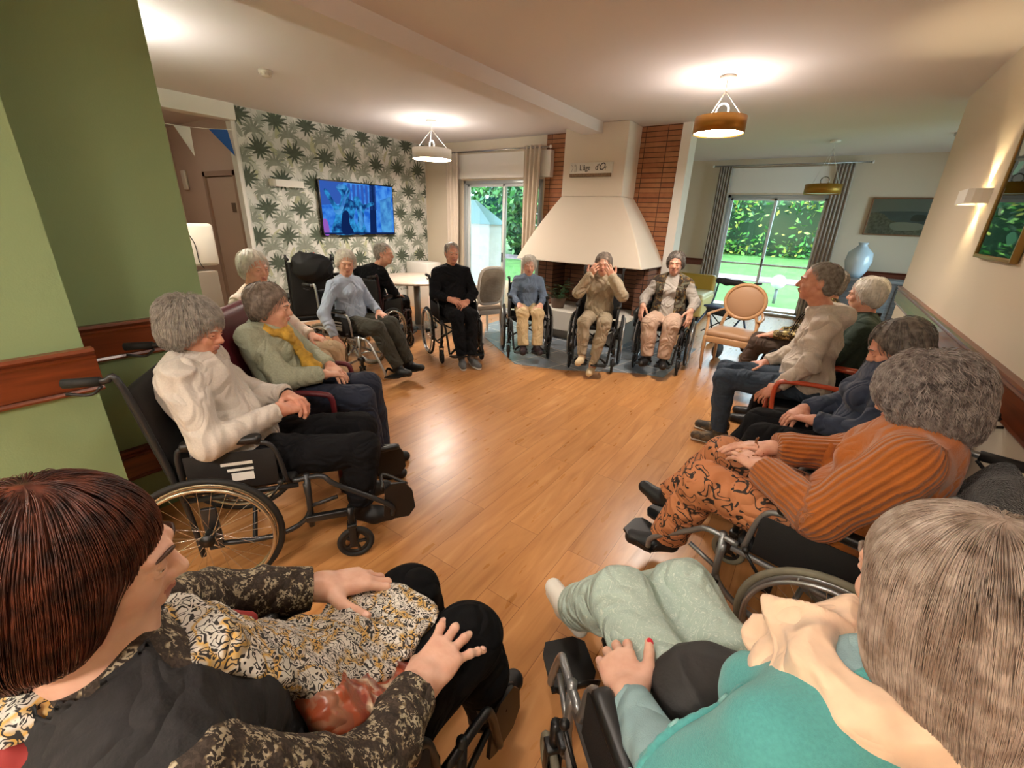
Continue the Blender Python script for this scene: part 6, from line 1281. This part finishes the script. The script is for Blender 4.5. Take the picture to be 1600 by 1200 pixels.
# ================= woman in the orange cardigan
PP = Person((0.26, 1.81, 0), (-0.975, 0.20), 'woman with big curly grey hair in an orange ribbed cardigan and printed trousers', 1.04, SK, lean=0.05, world=dict(head=(0.365, 1.835, 1.145), neck=(0.385, 1.80, 1.02)),
            knR=(0.12, 0.45, 0.66), knL=(-0.16, 0.42, 0.65), anR=(0.10, 0.66, 0.33), anL=(-0.12, 0.56, 0.26), toR=(0.12, 0.81, 0.31), toL=(-0.16, 0.70, 0.20), wrR=(0.06, 0.27, 0.80), wrL=(-0.09, 0.25, 0.77), elR=(0.25, 0.03, 0.80), elL=(-0.27, 0.02, 0.77))
PP.body((0.05, 1, -0.35), hands=dict(R=HD(d=(-0.35, 1, -0.15), u=(0.05, 0.2, 1), curl=(.3, .3, .35, .4), spread=(.1, .02, -.05, -.12)), L=HD(d=(0.45, 0.9, 0.05), u=(-0.1, 0.3, 1), curl=(.35, .35, .4, .45), spread=(.08, 0, -.06, -.14))), hh=0.0032, hvox=0.003)
C_ork = mat_knit('cloth_orange_rib', '#b2611a', dark=0.72, strength=0.7); C_orp = mat('cloth_orange_smooth', '#ad5f1e', 0.95, var=0.08, vscale=150, bmp=0.35, bscale=350, sheen=0.3)
S = SDF(); PP.torso(S, 0.03, 1.12, 0.02); PP.arms(S, 0.030); 
for q in 'RL': S.cap(PP.J['sh'+q]*0.5+PP.J['el'+q]*0.5, PP.J['belly']*0.5+PP.J['el'+q]*0.5, 0.07, 0.05, 0.05)
def ribs(V):
    out = np.zeros(len(V)); best = np.full(len(V), 9.0)
    for q in 'RL':
        for a, e in (('sh', 'el'), ('el', 'wr')):
            A, B = PP.J[a+q], PP.J[e+q]; ax = nrm(B-A); t = np.clip((V-A) @ ax, 0, np.linalg.norm(B-A)); d = V-A-t[:, None]*ax; r = np.linalg.norm(d, axis=1)
            u = nrm(np.cross(ax, A3((0, 0, 1)))); w = np.cross(ax, u); an = np.arctan2(d @ w, d @ u); m = r < best; out[m] = (an*22)[m]; best[m] = r[m]
    return out
def ribmi(V, F):
    c = V[F].mean(1); return np.where((np.abs(c[:, 0]) > 0.15) | (c[:, 1] > 0.10), 0, 1)
PP.cloth('cardigan', S, [C_ork, C_orp], 0.008, 0.008, 16, 41, cuffs(PP), attrs=dict(rib=ribs), rel=2, mi=ribmi)
S = SDF().chain([PP.J['neck']+A3(p) for p in ((-0.085, -0.05, 0.015), (-0.06, 0.07, -0.02), (0.05, 0.08, -0.03), (0.085, -0.04, 0.01), (0, -0.085, 0.03), (-0.085, -0.05, 0.015))], 0.03, 0.03)
PP.cloth('collar', S, C_orp, 0.009, 0.004, 30, 42)
S = SDF(); PP.legs(S, 0.014, r=(0.094, 0.074, 0.06)); PP.cloth('trousers', S, mat_squiggle('cloth_terracotta_print', '#c07c50', ['#231d1a', '#2c221c'], 17, 0.10, 1.6, mult=2.6), 0.010, 0.008, 18, 43, cutter([(PP.J['an'+q]+A3((0, 0, 0.02)), PP.J['an'+q]-PP.J['kn'+q], 0.11) for q in 'RL']))
PP.shoes(S_black); PP.hair('curly', mat_hair('hair_curly_grey', '#766a65', '#b8aca6'), 10000, 0.13, 0.0009, h=0.007, seed=6, curl=1.1, amp=0.006, comb='down'); PP.brows(grey_hair)
b = MB(); b.ring(tuple(PP.J['wrL']+0.115*nrm((0.45, 0.9, 0.05))), (0.45, 0.9, 0.05), 0.0105, 0.0016, 18, 6); b.build('ring', MATS['gold'], PP.root)
fl = empty('fleece_blanket', (0.56, 1.72, 0.60), heading((-0.97, 0.22)), 'black fluffy fleece bundled behind the back of the woman in orange', 'blanket')
S = SDF().ell((0, -0.02, 0.14), (0.30, 0.09, 0.26), k=0.06).ell((-0.22, 0.04, 0.10), (0.12, 0.10, 0.20), k=0.06).ell((-0.1, -0.03, 0.34), (0.16, 0.07, 0.08), k=0.05)
V, F = S.mesh(0.012); V = V+vnormals(V, F)*folds(V, 14, 26, 0.018)[:, None]; link_mesh('fleece', V, F, mat('fleece_black', '#1b1a19', 1.0, var=0.5, vscale=160, bmp=1.0, bscale=220, sheen=0.3, bdist=0.01), fl)

# ================= woman at the lower left: patterned sleeves, long scarf, spread hand
PA = Person((-0.66, 0.20, 0), (0, 1), 'woman with red brown hair, black gilet and patterned scarf, hand spread on her knee', 1.0, SKP, world=dict(
    head=(-0.705, 0.045, 1.20), neck=(-0.675, 0.03, 1.05), chest=(-0.66, 0.05, 0.88), belly=(-0.66, 0.13, 0.72), pelvis=(-0.66, 0.17, 0.58), shR=(-0.475, 0.03, 0.985), shL=(-0.85, 0.05, 0.985), elR=(-0.43, 0.22, 0.76), wrR=(-0.50, 0.425, 0.70),
    elL=(-1.00, 0.24, 0.78), wrL=(-0.885, 0.445, 0.725), hipR=(-0.57, 0.18, 0.575), hipL=(-0.75, 0.18, 0.575), knR=(-0.545, 0.64, 0.59), knL=(-0.775, 0.64, 0.59), anR=(-0.55, 0.74, 0.2), anL=(-0.78, 0.74, 0.2), toR=(-0.54, 0.87, 0.17), toL=(-0.79, 0.87, 0.17)))
PA.body((0.35, 1, -0.22), hands=dict(R=HD(wd=(-0.18, 0.98, -0.13), wu=(0.05, 0.1, 1), curl=(.30, .20, .18, .22), spread=(.30, .08, -.12, -.42), thumb=(0.75, 0.45, -0.45)), L=HD(wd=(0.50, 1.0, -0.22), wu=(0.0, 0.25, 1), curl=(.55, .6, .65, .7), spread=(.05, 0.0, -.04, -.1), thumb=(0.35, 1.0, -0.05), tcurl=0.1)), hh=0.0028, hvox=0.0022, hs=1.2, nail=M_nail)
C_tweed = mat_patch('cloth_tweed_brown', '#2e241c', ['#8f8258', '#a99d86', '#6b5c42', '#3f332a'], 120, 0.52, 0.9, smooth=True, detail=3, dist=1.2, bmp=0.5)
S = SDF(); PA.torso(S, 0.014, 1.05, 0.02); PA.arms(S, 0.018, r=(0.056, 0.050, 0.037)); PA.cloth('blouse', S, C_tweed, 0.007, 0.007, 22, 51, cuffs(PA, back=0.022), rel=2)
S = SDF(); PA.legs(S, 0.016, r=(0.094, 0.074, 0.06)); PA.cloth('trousers', S, C_velvet, 0.010, 0.009, 16, 52)
PA.shoes(S_black)
overlay(PA, 'gilet', mat('cloth_black_gilet', '#1c1a1b', 0.9, var=0.2, vscale=60, bmp=0.3, bscale=200), 0.014, lambda G, P: np.maximum(np.maximum(np.where(G[..., 1] > -0.12, 0.07-np.abs(G[..., 0]), -0.05), 0.072-np.linalg.norm(G-P.J['neck'], axis=-1)), 0.60-G[..., 2]), h=0.009, fat=1.08, seed=53, fold=0.005)
C_scarf = mat_squiggle('cloth_scarf_print', '#221d1c', ['#c9bd9a', '#c2bfb8', '#c79a3e', '#b7a07a', '#cfc9bf'], 62, 0.30, 0.9)
S = SDF(); L_ = lambda x, y, z: PA.tol((x, y, z))
S.chain([L_(-0.585, 0.06, 1.03), L_(-0.61, 0.0, 1.04), L_(-0.68, -0.045, 1.045), L_(-0.75, -0.03, 1.045), L_(-0.775, 0.05, 1.03), L_(-0.73, 0.12, 1.01), L_(-0.64, 0.14, 1.0), L_(-0.585, 0.06, 1.03)], [0.034, 0.03, 0.028, 0.03, 0.034, 0.038, 0.042, 0.034], 0.03)
def sheet(S, pts, k=0.03):
    for i in range(len(pts)-1):
        (a, wa, ta), (c, wc, tc) = pts[i], pts[i+1]; n = 5
        for j in range(n):
            t = j/n; p = A3(a)*(1-t)+A3(c)*t; d = nrm(A3(c)-A3(a)); lat = A3((1, 0, 0)); lat = nrm(lat-d*(lat @ d)); nn = np.cross(lat, d); R = np.stack([lat, d, nn], 1); w = wa*(1-t)+wc*t; th = ta*(1-t)+tc*t
            S.ell(p, (w, np.linalg.norm(A3(c)-A3(a))/n*0.95+0.012, th), R, k)
sheet(S, [(L_(-0.655, 0.16, 0.99), 0.09, 0.020), (L_(-0.665, 0.235, 0.86), 0.12, 0.020), (L_(-0.675, 0.315, 0.765), 0.135, 0.022), (L_(-0.70, 0.42, 0.695), 0.125, 0.016), (L_(-0.735, 0.54, 0.668), 0.11, 0.012), (L_(-0.75, 0.60, 0.655), 0.08, 0.010)])
PA.cloth('scarf', S, C_scarf, 0.0075, 0.010, 30, 54, rel=2)
S = SDF(); sheet(S, [(L_(-0.60, 0.24, 0.82), 0.11, 0.03), (L_(-0.575, 0.32, 0.73), 0.11, 0.03), (L_(-0.565, 0.40, 0.665), 0.09, 0.025), (L_(-0.57, 0.45, 0.66), 0.06, 0.015)]); PA.cloth('satin_hem', S, mat_patch('cloth_satin_orange', '#9c4a2c', ['#c9a27e', '#7c2c1c', '#d6c3a6', '#6e2a18'], 16, 0.48, 0.3, smooth=True, dist=2.0), 0.008, 0.010, 45, 55, dirs=(1, 0, 0), label='glossy orange and cream satin hem')
S = SDF().chain([L_(-0.555, 0.09, 1.005), L_(-0.570, 0.0, 1.035), L_(-0.655, -0.07, 1.03), L_(-0.76, -0.065, 1.035), L_(-0.81, 0.04, 1.01), L_(-0.79, 0.14, 0.965), L_(-0.785, 0.24, 0.87)], [0.018, 0.02, 0.02, 0.02, 0.02, 0.02, 0.018], 0.02); PA.cloth('collar_edge', S, mat('cloth_red_trim', '#8e2825', 0.8), 0.008, 0.003, 30, 56, label='red collar edge')
PA.hair('bob', mat_hair('hair_auburn', '#2a120c', '#5e2f1f', 0.4), 7000, 0.10, 0.00055, h=0.005, seed=7, comb='down', amp=0.003); PA.brows(mat_hair('brow_brown', '#3a241a', '#4a3024'))
b = MB(); w = PA.J['wrR']; d = nrm(w-PA.J['elR']); b.ring(tuple(w+d*0.002), tuple(d), 0.031, 0.0028, 30, 8, sq=1.5); b.build('bracelet', MATS['gold'], PA.root)

# ================= woman at the lower right: teal cardigan, peach scarf
PB = Person((0.115, 0.765, 0), (-0.72, 0.69), 'woman with straight ash hair, teal cardigan, peach scarf and mint leaf print trousers', 1.0, SKP, world=dict(
    head=(0.235, 0.685, 1.205), neck=(0.225, 0.655, 1.055), chest=(0.205, 0.655, 0.88), belly=(0.165, 0.70, 0.72), pelvis=(0.145, 0.745, 0.58), shL=(0.11, 0.515, 0.985), shR=(0.335, 0.76, 0.985), elL=(0.01, 0.52, 0.78), wrL=(-0.12, 0.67, 0.70), elR=(0.37, 0.86, 0.74), wrR=(0.22, 1.04, 0.60),
    hipL=(0.07, 0.69, 0.575), hipR=(0.19, 0.83, 0.575), knL=(-0.255, 1.005, 0.60), knR=(-0.115, 1.15, 0.60), anL=(-0.46, 1.17, 0.28), anR=(-0.36, 1.30, 0.22), toL=(-0.60, 1.25, 0.235), toR=(-0.47, 1.43, 0.15)))
PB.body((0.1, 1, -0.22), hands=dict(L=HD(wd=(-0.60, 0.80, -0.15), wu=(-0.25, -0.1, 1), curl=(.7, .8, .85, .9), spread=(.12, .0, -.06, -.14), thumb=(0.85, 0.75, 0.1), tcurl=0.1), R=HD(wd=(-0.9, 0.4, -0.2), wu=(0, 0, 1))), hh=0.003, hvox=0.0022, hs=1.15, nail=M_nailr)
C_teal = mat('knit_teal', '#4d9a98', 0.9, var=0.07, vscale=200, bmp=0.35, bscale=420, sheen=0.2); C_bluet = mat('cloth_pale_teal', '#8aa7ab', 0.9, bmp=0.3, bscale=350)
S = SDF(); PB.torso(S, 0.012, 1.0, 0.02); PB.arms(S, 0.012); PB.cloth('jumper', S, C_bluet, 0.008, 0.005, 20, 61, cuffs(PB), rel=2)
overlay(PB, 'cardigan', C_teal, 0.012, lambda G, P: np.maximum(np.maximum(np.where(G[..., 1] > P.J['chest'][1], 0.15-np.abs(G[..., 0]-0.06), -0.05), 0.60-G[..., 2]), 0.20-np.linalg.norm(G-P.J['wrL'], axis=-1)), h=0.008, seed=62, arms=True, fold=0.006)
J = PB.J; CS = SDF(); PB.torso(CS, 0.024, 1.0, 0.02); PB.arms(CS, 0.024)
def onto(p, SS=CS, off=0.0):
    q = PB.tol(p)[None]
    for _ in range(8): q = q-SS.grad(q)*(SS.ev(q)[:, None]-off)
    return q[0], SS.grad(q)[0]
pl_ = [onto(p)[0] for p in ((0.123, 0.585, 0.97), (0.085, 0.59, 0.95), (0.044, 0.592, 0.93), (0.01, 0.555, 0.89), (-0.01, 0.525, 0.84), (-0.03, 0.50, 0.79))]
S = SDF().chain([tuple(p) for p in spl(pl_, 3)], 0.007, 0.01); PB.cloth('button_band', S, C_teal, 0.005, 0)
for p in ((0.044, 0.592, 0.93), (0.00, 0.54, 0.865), (-0.03, 0.50, 0.79)):
    q, n = onto(p, off=0.006); b = MB(); b.lathe([(0, 0.002), (0.005, 0.002), (0.0075, 0.005), (0.0105, 0.004), (0.011, 0)], tuple(q), tuple(n), 18); b.build('button', mat('button_teal', '#7fb0ae', 0.2), PB.root)
S = SDF(); PB.legs(S, 0.020, r=(0.090, 0.072, 0.062)); 
M_mint = mat_squiggle('cloth_mint_leaf', '#a3b6ac', ['#cad4c8', '#c2cec2'], 26, 0.06, 3.0)
PB.cloth('trousers', S, M_mint, 0.009, 0.009, 17, 63, cutter([(J['an'+q]+A3((0, 0, 0.02)), J['an'+q]-J['kn'+q], 0.12) for q in 'RL']), rel=2)
PB.shoes(S_white, S_sole, 1.02)
nk = J['neck']; S = SDF()
S.chain([nk+A3(p) for p in ((-0.09, -0.03, 0.02), (-0.095, 0.05, 0.0), (-0.04, 0.12, -0.02), (0.05, 0.12, -0.02), (0.10, 0.04, 0.0), (0.09, -0.05, 0.02), (0, -0.09, 0.03), (-0.09, -0.03, 0.02))], [0.036, 0.040, 0.045, 0.043, 0.038, 0.034, 0.034, 0.036], 0.02)
S.chain([nk+A3(p) for p in ((-0.09, 0.02, -0.04), (-0.07, 0.12, -0.075), (0.02, 0.15, -0.09), (0.09, 0.10, -0.07))], [0.028, 0.034, 0.038, 0.03], 0.02)
S.chain([nk+A3(p) for p in ((0.0, 0.13, -0.06), (-0.02, 0.18, -0.13), (0.03, 0.20, -0.19))], [0.038, 0.042, 0.03], 0.02)
PB.cloth('scarf', S, mat('cloth_peach', '#e6c6a8', 0.85, var=0.06, vscale=30, sheen=0.2), 0.007, 0.013, 34, 64, rel=2)
PB.hair('long', mat_hair('hair_ash_blonde', '#8b7769', '#b8a79a', 0.3), 14000, 0.19, 0.0005, h=0.005, seed=8, comb='down', amp=0.002); PB.brows(ash_hair)
S = SDF().ell(PB.tol((0.01, 0.80, 0.695)), (0.125, 0.095, 0.075), None, 0.04).ell(PB.tol((0.045, 0.80, 0.69)), (0.14, 0.08, 0.065), None, 0.04)
V, F = S.mesh(0.009); V = relax(V, F, 2); V = V+vnormals(V, F)*folds(V, 65, 30, 0.008)[:, None]
bgo = empty('waist_bag', (0, 0, 0), 0, 'soft black padded bag in the lap of the woman in teal', 'bag'); bgo.location = PB.root.location; bgo.rotation_euler = PB.root.rotation_euler
link_mesh('bag_body', V, F, mat('bag_soft_black', '#232120', 0.6, bmp=0.3, bscale=120), bgo)
